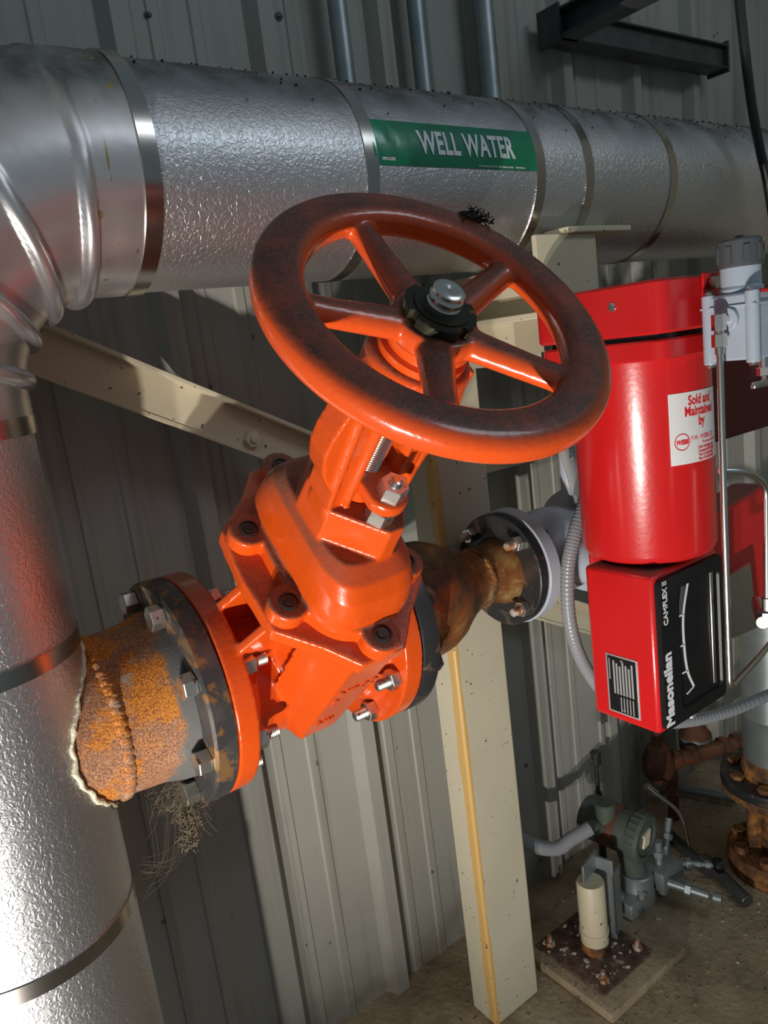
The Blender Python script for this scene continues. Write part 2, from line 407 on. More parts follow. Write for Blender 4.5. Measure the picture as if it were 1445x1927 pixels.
# ------------------------------------------------------------------ insulated pipe
ip = empty('insulated_pipe', (XV, YP, -Z0), 'large aluminum-jacketed insulated pipe that runs across the top and elbows down at left', 'pipe')
def shell(r, a, b, th=.001): return [(r-th, a), (r, a), (r, b), (r-th, b)]
MH = frame((0, YP, ZH), (1, 0, 0), (0, 0, 1)); MV = frame((XV, YP, 0), (0, 0, 1))
bm = new(); lathe(bm, [(RP-.02, .372), (RP, .372)]+[(RP, .372+.1*k) for k in range(1, 27)]+[(RP-.02, 3.0)], MH, 96); part('pipe_jacket', bm, 'stucco_aluminum', ip, 'embossed horizontal jacket')
bm = new(); lathe(bm, [(RP, -Z0+.02), (RP, -1.2), (RP, -.9), (RP, -.6), (RP, -.3), (RP, -.034), (RP-.02, -.034)], MV, 96, caps=(True, True)); part('pipe_jacket', bm, 'stucco_aluminum', ip, 'embossed vertical jacket')
def elbow():
    bm = new(); Rb = .268; C = V((XV+Rb, YP, ZH-Rb)); nt, nphi = 150, 120; rings = []
    beads = [(13, 1.0), (35, 1.0), (58, 1.0), (82, 1.0)]
    def ring(c, rad, axis, r0, th):
        out = []
        for k in range(nphi):
            p = 2*PI*k/nphi; w = max(0, -math.cos(p)); a = 0
            if th is not None:
                for bt, amp in beads:
                    sk = bt - 6*(1-w)
                    d = (th-sk)*math.pi/180*(Rb+r0*math.cos(p))
                    wd = .0085+.003*w
                    q = max(0, 1-(d/wd)**2)
                    a += .011*amp*math.sqrt(q)*min(1, max(0, (w+.12)*1.6)) if q > 0 else 0
            out.append(c+(r0+a)*(math.cos(p)*rad+math.sin(p)*Yd))
        return out
    R2 = RP+.0035
    for x in (.400, .385): rings.append(ring(V((x, YP, ZH)), Zd, Xd, R2, None))
    for i in range(nt+1):
        th = 90*i/nt; t = math.radians(th); rad = V((-math.sin(t), 0, math.cos(t))); rings.append(ring(C+Rb*rad, rad, None, R2, th))
    for z in (-.018, -.034): rings.append(ring(V((XV, YP, z)), V((-1, 0, 0)), None, R2, None))
    loft(bm, rings, (False, False)); return bm
part('elbow_jacket', elbow(), 'smooth_aluminum', ip, 'smooth gored aluminum elbow cover', sharp=60)
bw = .011
for x, r in ((.392, .006), (.727, .002), (1.085, .002), (1.215, .002), (1.475, .002), (1.95, .002)):
    bm = new(); lathe(bm, [(RP-.005, x-bw), (RP+r, x-bw), (RP+r, x+bw), (RP-.005, x+bw)], MH, 96); part('strap_band', bm, 'band_steel', ip)
for z, r in ((-.036, .006), (-.318, .002), (-.705, .002), (-1.10, .002)):
    bm = new(); lathe(bm, [(RP-.005, z-bw), (RP+r, z-bw), (RP+r, z+bw), (RP-.005, z+bw)], MV, 96); part('strap_band', bm, 'band_steel', ip)
def on_pipe(x, phi, r): return V((x, YP+r*math.cos(phi), ZH+r*math.sin(phi)))
def wrap(bm, x0, phi0, r):                  # flat (u along X, w up) -> cylinder ; w=0 at phi0 (degrees), growing upwards
    for v in bm.verts:
        u, w, h = v.co; p = math.radians(phi0)-w/RP; v.co = on_pipe(x0+u, p, r+h)
bm = new(); n = 16; L = .347; H = .066
g = [[bm.verts.new((L*i/36, H*j/n, 0.0008*math.sin(i*1.9+j*.35)*max(0, 1-i/9)*(1 if 2 < j < 15 else .2))) for i in range(37)] for j in range(n+1)]
for j in range(n):
    for i in range(36): bm.faces.new((g[j][i], g[j][i+1], g[j+1][i+1], g[j+1][i]))
wrap(bm, .732, -177.5, RP+.0016)
pm = part('pipe_marker', bm, 'green_vinyl', ip, 'green adhesive pipe marker reading WELL WATER in white')
bm = text_bm('WELL WATER', .0475, Matrix.Translation((.088, .0185, 0)), sx=.66, bold=.0014, depth=.0003, cut=.004, space=1.05); wrap(bm, .732, -177.5, RP+.0026); part('lettering', bm, 'lettering_white', pm)
bm = text_bm('OPTI-CODE', .0058, Matrix.Translation((.012, .006, 0)), sx=.8, bold=.0002, depth=.0002); wrap(bm, .732, -177.5, RP+.003); part('small_print', bm, 'lettering_white', pm)
bm = text_bm('SETON NAME PLATE CORP  NEW HAVEN CT 06505      MADE IN U.S.A.', .0038, Matrix.Translation((.205, .002, 0)), sx=.9, depth=.0002); wrap(bm, .732, -177.5, RP+.003); part('small_print', bm, 'lettering_white', pm)

# ------------------------------------------------------------------ rusty pipe spool with its flange
def stud_positions(n, ph, r): return [(math.radians(ph+360/n*k), r) for k in range(n)]
def radial(x, ang, r): return V((x, YP+r*math.cos(ang), VZ+r*math.sin(ang)))
MX = frame((0, YP, VZ), (1, 0, 0), (0, 1, 0))
sp = empty('rusty_pipe_spool', (.28, YP, VZ), 'short orange-rusted steel pipe with weathered flange, between vertical jacket and orange valve', 'pipe')
bm = new(); lathe(bm, [(.115, .06), (.1165, .18), (.1165, .225), (.118, .232), (.1165, .239), (.117, .25), (.120, .29), (.128, .318), (.130, .336)], MX, 96); part('pipe_stub', bm, 'rusted_pipe', sp)
bm = new()
for k in range(150):
    a = 2*PI*k/150; M = frame(radial(.2325+.0015*math.sin(k*2.3), a, .1165), radial(0, a, 1)-radial(0, 0, 0)*0-V((0, YP, VZ)), (1, 0, 0))
    lathe(bm, [(.0085, -.003), (.0075, .002), (.004, .0048), (.001, .0052)], M, 10)
part('weld_bead', bm, 'rusted_pipe', sp, 'raised circular weld bead')
bm = new(); lathe(bm, [(.10, .331), (RF-.004, .331), (RF, .335), (RF, .3635), (RF-.003, .3665), (.10, .3665)], MX, 128, closed=True); part('pipe_flange', bm, 'weathered_black_steel', sp, 'weathered black steel flange')
for k, (a, r) in enumerate(stud_positions(8, 22.5, .1475)):
    p = radial(.331, a, r); piece('hex_bolt_head', 'bolthead', bolt_head(.031, .020), 'zinc', sp, frame(p+V((0, 0, 0)), (-1, 0, 0), (0, math.cos(a+.4+k*.5), math.sin(a+.4+k*.5))))
# torn insulation edge around the stub, on the vertical jacket
bm = new(); pts = []
for k in range(97):
    a = 2*PI*k/96; r = .120+.0015*math.sin(k*1.7)+.001*math.sin(k*.9); y = YP+r*math.cos(a); z = VZ+r*math.sin(a)
    dx = math.sqrt(max(.0001, RP**2-(y-YP)**2)); pts.append(V((XV+dx+.001, y, z)))
tube(bm, pts[:-1]+[pts[0]], .003, 8, rf=lambda i, p: .0032+.0009*math.sin(i*2.1)+.0008*math.sin(i*.8)); part('insulation_edge', bm, 'foam_edge', ip, 'pale torn insulation edge around the branch')

# ------------------------------------------------------------------ orange gate valve
TT = .8071
vs = V((-.031, -math.sin(TT), math.cos(TT))).normalized(); vv = V((0, math.cos(TT), math.sin(TT))); vx = vv.cross(vs)
VC = V((VX, YP, VZ))
ML = Matrix(((vx.x, vv.x, vs.x, VC.x), (vx.y, vv.y, vs.y, VC.y), (vx.z, vv.z, vs.z, VC.z), (0, 0, 0, 1)))   # local (x, v, h)
gv = empty('gate_valve', VC, 'bright orange cast gate valve with a five-spoke handwheel, between two flanges', 'valve')
def sup(a, b, h, e=2.6, n=48, cv=0, cx=0):
    out = []
    for k in range(n):
        t = 2*PI*k/n; c, s = math.cos(t), math.sin(t)
        out.append(ML @ V((cx+a*math.copysign(abs(c)**(2/e), c), cv+b*math.copysign(abs(s)**(2/e), s), h)))
    return out
OUT = [(-.120, .082), (-.126, 0), (-.120, -.080), (-.070, -.125), (-.034, -.166), (.034, -.166), (.070, -.125), (.120, -.080), (.126, 0), (.120, .082), (.070, .125), (.034, .168), (-.034, .168), (-.070, .125)]
BOLTS = [(-.093, .060), (-.093, -.058), (0, -.143), (.093, -.058), (.093, .060), (0, .147)]
bm = new()
lathe(bm, [(.118, .37), (.118, .69)], MX, 64)
lathe(bm, [(RF, .367), (RF, .400)], MX, 96); lathe(bm, [(RF, .659), (RF, .6935)], MX, 96)
lathe(bm, [(.134, .40), (.120, .425)], MX, 64); lathe(bm, [(.120, .635), (.134, .66)], MX, 64)
prism(bm, OUT, .258, .283, ML)
loft(bm, [sup(.082, .150, .262, 2.2), sup(.076, .148, .22, 2.0), sup(.070, .143, .12, 1.9), sup(.064, .136, .02, 1.9), sup(.055, .118, -.07, 2.0), sup(.04, .08, -.125, 2.0)])
# sharp front nose of the body
def nose(h, w, v0, v1): return [ML @ V(p) for p in ((-w, v0, h), (-w*.45, v1, h), (w*.45, v1, h), (w, v0, h))]
loft(bm, [nose(.262, .080, -.09, -.158), nose(.10, .075, -.08, -.150), nose(-.02, .070, -.06, -.143), nose(-.035, .06, -.05, -.135)])
loft(bm, [[ML @ V((a, -b, h)) for a, b in ((-.082, -.09), (-.036, -.156), (.036, -.156), (.082, -.09))] for h in (.20, .26)])
# webs from the body to the left and right flange tops
for s, fx in ((-1, .385), (1, .675)):
    a = ML @ V((s*.075, 0, .235)); b = V((fx, YP-.10, VZ+.12))
    for off in (-.04, .03):
        q = [ML @ V((s*.07, off-.007, .25)), ML @ V((s*.07, off+.007, .25)), ML @ V((s*.07, off+.007, .11)), ML @ V((s*.07, off-.007, .11))]
        w = [ML @ V((s*.145, off-.007, .152)), ML @ V((s*.145, off+.007, .152)), ML @ V((s*.145, off+.007, .11)), ML @ V((s*.145, off-.007, .11))]
        loft(bm, [q, w])
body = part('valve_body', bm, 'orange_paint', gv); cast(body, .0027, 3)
# raised rib round each lug on the body flange and the bonnet on it
bm = new()
for x, y in BOLTS: lathe(bm, [(.027, .280), (.027, .304), (.025, .3065)], ML @ Matrix.Translation((x, y, 0)), 32)
def lug_outline(h, g=0):
    pts = []
    for k in range(120):
        t = 2*PI*k/120; c, s = math.cos(t), math.sin(t)
        d = max(q for q in [1/((abs(c)/.080)**2.6+(abs(s)/.128)**2.6)**(1/2.6)])
        pts.append(ML @ V(((d+g)*c, (d+g)*s, h)))
    return pts
loft(bm, [lug_outline(.278, .006), lug_outline(.303, .006), lug_outline(.3065, .003)])
def dome(a, b, h, cv=0, e=4.2): return sup(a, b, h, e, cv=cv)
loft(bm, [dome(.075, .126, .295), dome(.073, .124, .325), dome(.070, .118, .350, .001), dome(.065, .106, .370, .004), dome(.053, .088, .384, .010)])
# stuffing-box block
blk8 = [(-.056, -.024), (.004, -.080), (.026, -.078), (.056, -.034), (.056, .034), (.022, .078), (-.022, .078), (-.056, .034)]
def scl(p, f): return [(x*f, y*f) for x, y in p]
loft(bm, [[ML @ V((x, y, .34)) for x, y in scl(blk8, 1.08)], [ML @ V((x, y, .375)) for x, y in scl(blk8, 1.0)], [ML @ V((x, y, .425)) for x, y in scl(blk8, .97)], [ML @ V((x, y, .436)) for x, y in scl(blk8, .95)]])
# yoke arms
RB0 = .0575
for s in (-1, 1):
    ap = [(.024, .42), (.024, .66), (.048, .655), (.068, .638), (.086, .565), (.088, .535), (.080, .502), (.060, .468), (.054, .40), (.050, .36), (.024, .36)]
    MA = ML @ Matrix(((s, 0, 0, 0), (0, 0, 1, 0), (0, 1, 0, 0), (0, 0, 0, 1)))      # (x, h) in the yoke plane, extruded in v
    prism(bm, ap, -.018, .018, MA)
    for xa, xb in ((.026, .034), (.052, .060)):
        prism(bm, [(xa, .44), (xb, .44), (xb+.008*(xa > .05), .64), (xa+.008*(xa > .05), .64)], -.025, .025, MA)
lathe(bm, [(.030, .598), (.052, .606), (RB0, .618), (RB0, .652), (.054, .658), (.048, .660)], ML, 64)
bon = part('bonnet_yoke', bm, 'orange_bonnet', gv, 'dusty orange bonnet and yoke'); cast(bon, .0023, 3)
bm = new(); lathe(bm, [(.046, .655), (.048, .660), (.048, .668), (.042, .670), (.042, .676), (.047, .678), (.047, .684), (.040, .688)], ML, 48); part('yoke_sleeve', bm, 'orange_paint', gv)
for x, y in BOLTS:
    Mb = ML @ Matrix.Translation((x, y, .3025))
    def sock(bm): lathe(bm, [(.0135, 0), (.0135, .0055), (.0105, .0065), (.0100, .003), (.0075, .003), (.007, .0075), (.002, .0075)], seg=24)
    piece('socket_bolt', 'sock', sock, 'socket_black', gv, Mb)
# gland
bm = new(); gp = []
for k in range(40):
    t = 2*PI*k/40; c, s = math.cos(t), math.sin(t); r = .026; gp.append((r*c, (.046 if s > 0 else -.046)+r*s))
prism(bm, gp, .464, .482, ML, .003); g = part('gland_flange', bm, 'orange_paint', gv); bv(g, .002)
bm = new(); lathe(bm, [(.026, .43), (.026, .468)], ML, 32); part('gland_follower', bm, 'orange_paint', gv)
for s in (-1, 1):
    M = ML @ Matrix.Translation((0, s*.050, 0))
    piece('gland_nut', 'gnut', bolt_head(.031, .021), 'zinc', gv, M @ Matrix.Translation((0, 0, .482)) @ Matrix.Rotation(.3, 4, 'Z'))
    piece('gland_nut', 'gnut2', bolt_head(.031, .021), 'zinc', gv, M @ Matrix.Translation((0, 0, .436)) @ Matrix.Rotation(.1, 4, 'Z'))
    piece('gland_stud', 'gstud', thread(.0085, .078), 'stainless', gv, M @ Matrix.Translation((0, 0, .43)))
bm = new(); n = 52; p = [(.010, .45)]
for k in range(n): p += [(.0155, .45+(k+.3)*.2/n), (.0128, .45+(k+.8)*.2/n)]
lathe(bm, p+[(.014, .66), (.014, .705)], ML, 28); part('valve_stem', bm, 'stainless', gv, 'threaded stainless stem')
# handwheel
bm = new(); wh = .708; rings = []
for k in range(128):
    a = 2*PI*k/128; d = V((math.cos(a), math.sin(a), 0)); prf = []
    for q in range(28):
        t = 2*PI*q/28; c, s = math.cos(t), math.sin(t); e = 3.1
        rr = .0250*math.copysign(abs(c)**(2/e), c); hh = .0165*math.copysign(abs(s)**(2/e), s)
        if hh > 0: hh *= 1.0-.22*(rr/.0250)**2*(1 if rr > 0 else .3)
        prf.append(ML @ (d*(.1600+rr)+V((0, 0, wh+hh))))
    rings.append(prf)
loft(bm, rings, closed=True)
for a in (94, 22, -51, -122, 166):
    t = math.radians(a); d = V((math.cos(t), math.sin(t), 0)); q = V((-math.sin(t), math.cos(t), 0)); rr = []
    for r, w, th, h in ((.028, .0205, .014, wh-.016), (.05, .0195, .0135, wh-.015), (.10, .0165, .0130, wh-.010), (.130, .0160, .0130, wh-.006), (.142, .019, .0135, wh-.004), (.155, .025, .014, wh-.002)):
        rr.append([ML @ (d*r+q*w*math.cos(2*PI*k/20)+V((0, 0, h+th*math.sin(2*PI*k/20)))) for k in range(20)])
    loft(bm, rr)
lathe(bm, [(.040, wh-.034), (.046, wh-.028), (.047, wh-.010), (.043, wh-.004)], ML, 48)
hw = part('handwheel', bm, 'orange_wheel', gv, 'orange five-spoke handwheel with dirt and painted shade on its upper face'); cast(hw, .0023, 2)
bm = text_bm('NIBCO', .012, ML @ Matrix.Rotation(math.radians(-112), 4, 'Z') @ Matrix.Translation((-.0, .0, 0)) @ Matrix.Translation((.158, -.02, wh+.0145)) @ Matrix.Rotation(PI/2, 4, 'Z'), bold=.0003, depth=.0008)
part('cast_lettering', bm, 'orange_wheel', hw)
bm = new(); prf = []
for k in range(96):
    a = 2*PI*k/96; r = .0375 if (k % 24) > 3 else .0325; prf.append((r*math.cos(a), r*math.sin(a)))
prism(bm, prf, wh-.006, wh+.008, ML, .0012); lathe(bm, [(.030, wh+.006), (.029, wh+.0095), (.018, wh+.010)], ML, 40)
part('wheel_nut', bm, 'dark_nut', gv, 'dark notched wheel nut')
bm = new(); lathe(bm, [(.0175, wh+.008), (.0175, wh+.013), (.015, wh+.015), (.0175, wh+.017), (.0175, wh+.021), (.015, wh+.023), (.0165, wh+.025), (.0165, wh+.028), (.0135, wh+.030), (.0045, wh+.030), (.002, wh+.0285)], ML, 36)
part('stem_end', bm, 'stainless', gv, 'bare steel stem end')
# flange bolting of the valve
for k, (a, r) in enumerate(stud_positions(8, 22.5, .1475)):
    if k not in (1,):
        piece('flange_nut', 'fnut', bolt_head(.031, .018), 'zinc', gv, frame(radial(.400, a, r), (1, 0, 0), (0, math.cos(a+k), math.sin(a+k))))
        piece('stud_end', 'stud', thread(.0098, .040, .003), 'zinc', gv, frame(radial(.400, a, r), (1, 0, 0)))
    piece('flange_nut', 'fnut', bolt_head(.031, .018), 'zinc', gv, frame(radial(.6592, a, r), (-1, 0, 0), (0, math.cos(a+k), math.sin(a+k))))
    piece('stud_end', 'stud', thread(.0098, .040, .003), 'zinc', gv, frame(radial(.659, a, r), (-1, 0, 0)))
# cast writing on the body nose, blue sticker on the yoke
Mn = ML @ Matrix(((1, 0, 0, -.026), (0, 0, -1, -.1535), (0, 1, 0, .155), (0, 0, 0, 1))) @ Matrix.Rotation(math.radians(2.6), 4, 'X')
for s_, dy, sz in (('NIBCO', 0, .022), ('8', -.034, .024), ('C-125', -.115, .013)):
    part('cast_lettering', text_bm(s_, sz, Mn @ Matrix.Translation((0, dy, -.0005)), bold=.0007, depth=.0016), 'orange_paint', body)
RB = .0575
def wrapc(bm, th0, h0):
    for v in bm.verts:
        u, w, q = v.co; a = math.radians(th0)+u/RB; v.co = ML @ V(((RB+q)*math.cos(a), (RB+q)*math.sin(a), h0+w))
bm = new()
for i in range(16): box(bm, (-.020+.0025*i, -.008, -.001), (-.0175+.0025*i, .008, .0008))
wrapc(bm, -132, .637); bs = part('blue_sticker', bm, 'blue_label', gv, 'small blue sticker with a white ring mark')
bm = new(); Ms = Matrix.Translation((.006, 0, .0009))
lathe(bm, [(.0052, 0), (.0065, 0), (.0065, .0004), (.0052, .0004)], Ms, 24, closed=True)
for x in (-.002, .0, .002): box(bm, (x-.0005, -.003+abs(x)*.5, 0), (x+.0005, .003-abs(x)*.5, .0004), Ms)
wrapc(bm, -132, .637); part('ring_mark', bm, 'lettering_white', bs)

# ------------------------------------------------------------------ reducer spool to the right
rs = empty('reducer_spool', (.88, YP, VZ), 'rust-stained steel reducer with black flanges, right of the orange valve', 'pipe')
bm = new(); lathe(bm, [(.10, .6960), (RF-.002, .6960), (RF, .699), (RF, .7285), (RF-.003, .7315), (.10, .7315)], MX, 128, closed=True); part('pipe_flange', bm, 'black_steel', rs, 'large black flange')
bm = new(); lathe(bm, [(.126, .731), (.115, .760), (.111, .775), (.111, .82), (.108, .845), (.098, .872), (.082, .898), (.068, .925), (.060, .95), (.057, .965), (.059, .970), (.057, .975), (.057, .992), (.061, 1.012), (.070, 1.034), (.070, 1.04)], MX, 96); part('reducer', bm, 'rust_stained_steel', rs)
bm = new()
for k in range(90):
    a = 2*PI*k/90; lathe(bm, [(.006, -.003), (.005, .002), (.001, .0035)], frame(radial(.970+.001*math.sin(k*2.1), a, .058), radial(0, a, 1)-V((0, YP, VZ)), (1, 0, 0)), 8)
part('weld_bead', bm, 'heavy_rust', rs, 'rusty circular weld bead')
RS = .1148
bm = new(); lathe(bm, [(.05, 1.034), (RS-.002, 1.034), (RS, 1.036), (RS, 1.0545), (RS-.002, 1.0565), (.05, 1.0565)], MX, 96, closed=True); part('pipe_flange', bm, 'black_steel', rs, 'small black flange')
for k, (a, r) in enumerate(stud_positions(8, 22.5, .1475)):
    piece('hex_bolt_head', 'bolthead_z', bolt_head(.031, .016), 'black_steel', rs, frame(radial(.7315, a, r), (1, 0, 0), (0, math.cos(a+k), math.sin(a+k))))
for k, (a, r) in enumerate(stud_positions(4, 45, .094)):
    piece('flange_nut', 'fnut_s', bolt_head(.027, .016), 'zinc', rs, frame(radial(1.034, a, r), (-1, 0, 0), (0, math.cos(a+k*.6), math.sin(a+k*.6))))
    piece('stud_end', 'stud_s', thread(.0085, .037, .003), 'rusty_nut', rs, frame(radial(1.034, a, r), (-1, 0, 0)))

# ------------------------------------------------------------------ red control valve
cv = empty('control_valve', (1.18, YP, VZ), 'red spring-barrel control valve with black dial cover and blue-grey body, at right', 'valve')
bm = new(); lathe(bm, [(.05, 1.0585), (RS+.001, 1.0585), (RS+.003, 1.0605), (RS+.003, 1.088), (.115, 1.089), (.085, 1.095), (.076, 1.11), (.082, 1.14), (.095, 1.18), (.092, 1.23), (.078, 1.27), (.078, 1.283), (.117, 1.285), (.117, 1.312), (.06, 1.313)], MX, 80)
cyl(bm, (1.18, YP-.06, VZ), (1.18, .93, VZ), .05, 40, .004)
part('valve_body', bm, 'blue_gray_paint', cv, 'blue-grey painted flanged valve body')
for k, (a, r) in enumerate(stud_positions(4, 45, .094)):
    piece('hex_bolt_head', 'bh_blk', bolt_head(.027, .014), 'black_steel', cv, frame(radial(1.089, a, r), (1, 0, 0)))
bm = new()
prism(bm, [(1.10, -.66), (1.10, -.40), (1.30, -.375), (1.46, -.355), (1.50, -.36), (1.50, -.60), (1.30, -.64), (1.19, -.665)], -.845, -.775, Matrix(((1, 0, 0, 0), (0, 0, -1, 0), (0, 1, 0, 0), (0, 0, 0, 1))))
box(bm, (1.12, .84, -.53), (1.24, .94, -.39))
part('yoke_bracket', bm, 'red_paint', cv, bevel=.006)
bm = new(); AX, AY = 1.098, .786; MA = frame((AX, AY, 0), (0, 0, 1), (1, 0, 0))
lathe(bm, [(.06, -.404), (.062, -.396), (.088, -.394), (.104, -.386), (.110, -.374), (.110, -.076), (.112, -.070), (.112, -.050)], MA, 96)
part('spring_barrel', bm, 'red_paint', cv, 'red cylindrical spring barrel')
def rrect(a, b, r, n=6, cx=0, cy=0):
    out = []
    for sx, sy, a0 in ((1, 1, 0), (-1, 1, 90), (-1, -1, 180), (1, -1, 270)):
        for k in range(n+1):
            t = math.radians(a0+90*k/n); out.append((cx+sx*(a-r)+r*math.cos(t), cy+sy*(b-r)+r*math.sin(t)))
    return out
LX, LY = 1.098, .780
ML2 = Matrix.Translation((LX, LY, 0))
bm = new(); prism(bm, rrect(.114, .118, .022), -.066, -.036, ML2, .003); part('lower_case', bm, 'red_paint', cv)
bm = new(); prism(bm, rrect(.118, .122, .022), -.028, .048, ML2, .004); part('upper_case', bm, 'red_paint', cv, 'red rounded-square top case')
bm = new(); prism(bm, rrect(.104, .108, .02), -.04, -.02, ML2); part('case_gasket', bm, 'deep_black', cv)
piece('case_plug', 'cplug', lambda b: lathe(b, [(.0065, 0), (.0065, .0015), (.003, .0018)], seg=20), 'stainless', cv, frame((LX-.118, .742, .018), (-1, 0, 0)))
bm = new(); lathe(bm, [(.045, -.425), (.050, -.404), (.050, -.39)], MA, 40); part('barrel_neck', bm, 'red_paint', cv)
# linkage housing and its black cover
bm = new(); box(bm, (.983, .703, -.667), (1.168, .834, -.397)); hb = part('linkage_housing', bm, 'red_paint', cv, bevel=.007)
def inXZ(y): return Matrix(((1, 0, 0, 0), (0, 0, -1, y), (0, 1, 0, 0), (0, 0, 0, 1)))   # (x, z) poly, extrude towards -Y
bm = new(); MF = inXZ(.703); cx_, cz_ = 1.0775, -.532
outer = rrect(.0885, .128, .010, 4, cx_, cz_); inner = rrect(.060, .106, .010, 4, cx_+.018, cz_-.002)
no = len(outer)
def rg(p, z): return [bm.verts.new(MF @ V((a, b, z))) for a, b in p]
a0, a1, b1, b0 = rg(outer, -.001), rg(outer, .009), rg(inner, .0095), rg(rrect(.058, .104, .009, 4, cx_+.018, cz_-.002), .0055)
ringface(bm, a0, a1); ringface(bm, a1, b1); ringface(bm, b1, b0); bm.faces.new(b0); bm.faces.new(list(reversed(a0)))
bc = part('dial_cover', bm, 'black_plastic', cv, 'black plastic cover with a curved white scale')
bm = new(); box(bm, (1.130, -.628, .0054), (1.1385, -.425, .0092), MF, .002); part('bright_trim', bm, 'stainless', bc, 'bright vertical trim strip')
# white scale arc
bm = new(); ctl = [(1.074, -.612), (1.058, -.578), (1.052, -.53), (1.054, -.478), (1.071, -.426)]
pts = [(p.x, p.y) for p in smooth_path([(x, z, 0) for x, z in ctl], 6)]
for (x0, z0), (x1, z1) in zip(pts, pts[1:]):
    prism(bm, [(x0-.0022, z0), (x0+.0022, z0), (x1+.0022, z1), (x1-.0022, z1)], .0056, .0066, MF)
for i in (0, 6, 12, 18, 24):
    x, z = pts[i]; L_ = .020 if i in (0, 24) else .014; prism(bm, [(x-L_, z-.0014-.006*(i == 0)), (x, z-.0014), (x, z+.0014), (x-L_, z+.0014-.006*(i == 0))], .0056, .0066, MF)
part('dial_scale', bm, 'lettering_white', bc)
bm = new(); prism(bm, [(1.040, -.476), (1.048, -.476), (1.062, -.432), (1.052, -.430)], .0055, .0068, MF); part('pointer', bm, 'dark_cap', bc)
def vert_text(s, size, x, z, **k):       # reads upwards on the cover
    Mt = MF @ Matrix.Translation((x, z, .0096)) @ Matrix.Rotation(PI/2, 4, 'Z'); return text_bm(s, size, Mt, **k)
part('maker_lettering', vert_text('Masoneilan', .0285, 1.0100, -.654, sx=1.0, bold=.0012, depth=.0003), 'lettering_white', bc)
part('model_lettering', vert_text('CAMFLEX II', .0152, 1.0065, -.480, sx=.95, bold=.0003, depth=.0003), 'lettering_white', bc)
# nameplate on the housing's left face
MXm = Matrix(((0, 0, -1, .983), (-1, 0, 0, 0), (0, 1, 0, 0), (0, 0, 0, 1)))     # (u=-y, w=z) face looking to -X
npu0, npu1, npz0, npz1 = -.801, -.738, -.652, -.546
bm = new(); box(bm, (npu0, npz0, 0), (npu1, npz1, .0012), MXm, .0004); npl = part('nameplate', bm, 'nameplate_metal', cv, 'black and silver data plate')
bm = new(); box(bm, (npu0+.0035, npz0+.003, .0010), (npu1-.0035, npz1-.003, .0015), MXm); part('plate_field', bm, 'black_plastic', npl)
bm = new()
for k in range(7): box(bm, (npu0+.014+.006*k, npz0+.036, .0014), (npu0+.0175+.006*k, npz1-.010-.004*(k % 3), .0018), MXm)
for k in range(5): box(bm, (npu0+.026+.006*k, npz0+.005, .0014), (npu0+.028+.006*k, npz0+.032, .0018), MXm)
box(bm, (npu0+.006, npz0+.06, .0014), (npu0+.008, npz1-.008, .0018), MXm)
part('plate_print', bm, 'nameplate_metal', npl)
for z in (npz0+.008, npz1-.008): piece('rivet', 'rivet', lambda b: lathe(b, [(.003, 0), (.0028, .001), (.0012, .0018)], seg=12), 'stainless', npl, MXm @ Matrix.Translation(((npu0+npu1)/2, z, .001)))
# white sticker wrapped on the barrel
def wrapb(bm, th0, r):
    for v in bm.verts:
        u, w, h = v.co; a = math.radians(th0)+u/.110; v.co = V((AX+(r+h)*math.cos(a), AY+(r+h)*math.sin(a), w))
TH0 = 236
bm = new(); nn = 24; SL = .118; zb, zt = -.231, -.121
g = [[bm.verts.new((SL*i/nn, z, 0)) for i in range(nn+1)] for z in (zb, zt)]
for i in range(nn): bm.faces.new((g[0][i], g[0][i+1], g[1][i+1], g[1][i]))
wrapb(bm, TH0, .1106); st = part('service_sticker', bm, 'white_label', cv, 'white sticker with red print on the barrel')
def stx(s, size, u, z, **k):
    b = text_bm(s, size, Matrix.Translation((u, z, 0)), depth=.0001, **k); wrapb(b, TH0, .1109); part('red_print', b, 'red_ink', st)
stx('Sold and', .0205, .060, -.141, sx=.76, bold=.0006, align='CENTER'); stx('Maintained', .0205, .060, -.1575, sx=.76, bold=.0006, align='CENTER'); stx('by', .0205, .060, -.174, sx=.76, bold=.0006, align='CENTER')
stx('F.W. WEBB CO.', .010, .036, -.196, sx=.85); stx('Process Controls', .0062, .060, -.2035)
for k, s in enumerate(('One Carriage Lane', 'Concord NH 03301', 'Tel: 313-224-2020', 'Fax: 313-224-2035')): stx(s, .0058, .050, -.2105-.0060*k, bold=.0002)
stx('WEBB', .0098, .0095, -.1995, sx=.8, bold=.0005, shear=.2)
b = new(); lathe(b, [(.0118, 0), (.0132, 0), (.0132, .0002), (.0118, .0002)], Matrix.Translation((.020, -.196, 0)), 36, closed=True); box(b, (.036, -.1985, 0), (.10, -.1980, .0002)); wrapb(b, TH0, .1109); part('ring_mark', b, 'red_ink', st)
# small red bracket with a bolt, at the case corner, that carries the regulator
bm = new(); box(bm, (1.075, .560, .012), (1.24, .664, .016)); box(bm, (1.075, .652, .012), (1.16, .657, .050)); part('regulator_bracket', bm, 'red_paint', cv, bevel=.002)
piece('hex_bolt_head', 'bhs', bolt_head(.017, .010), 'stainless', cv, frame((1.094, .652, .034), (0, -1, 0)))
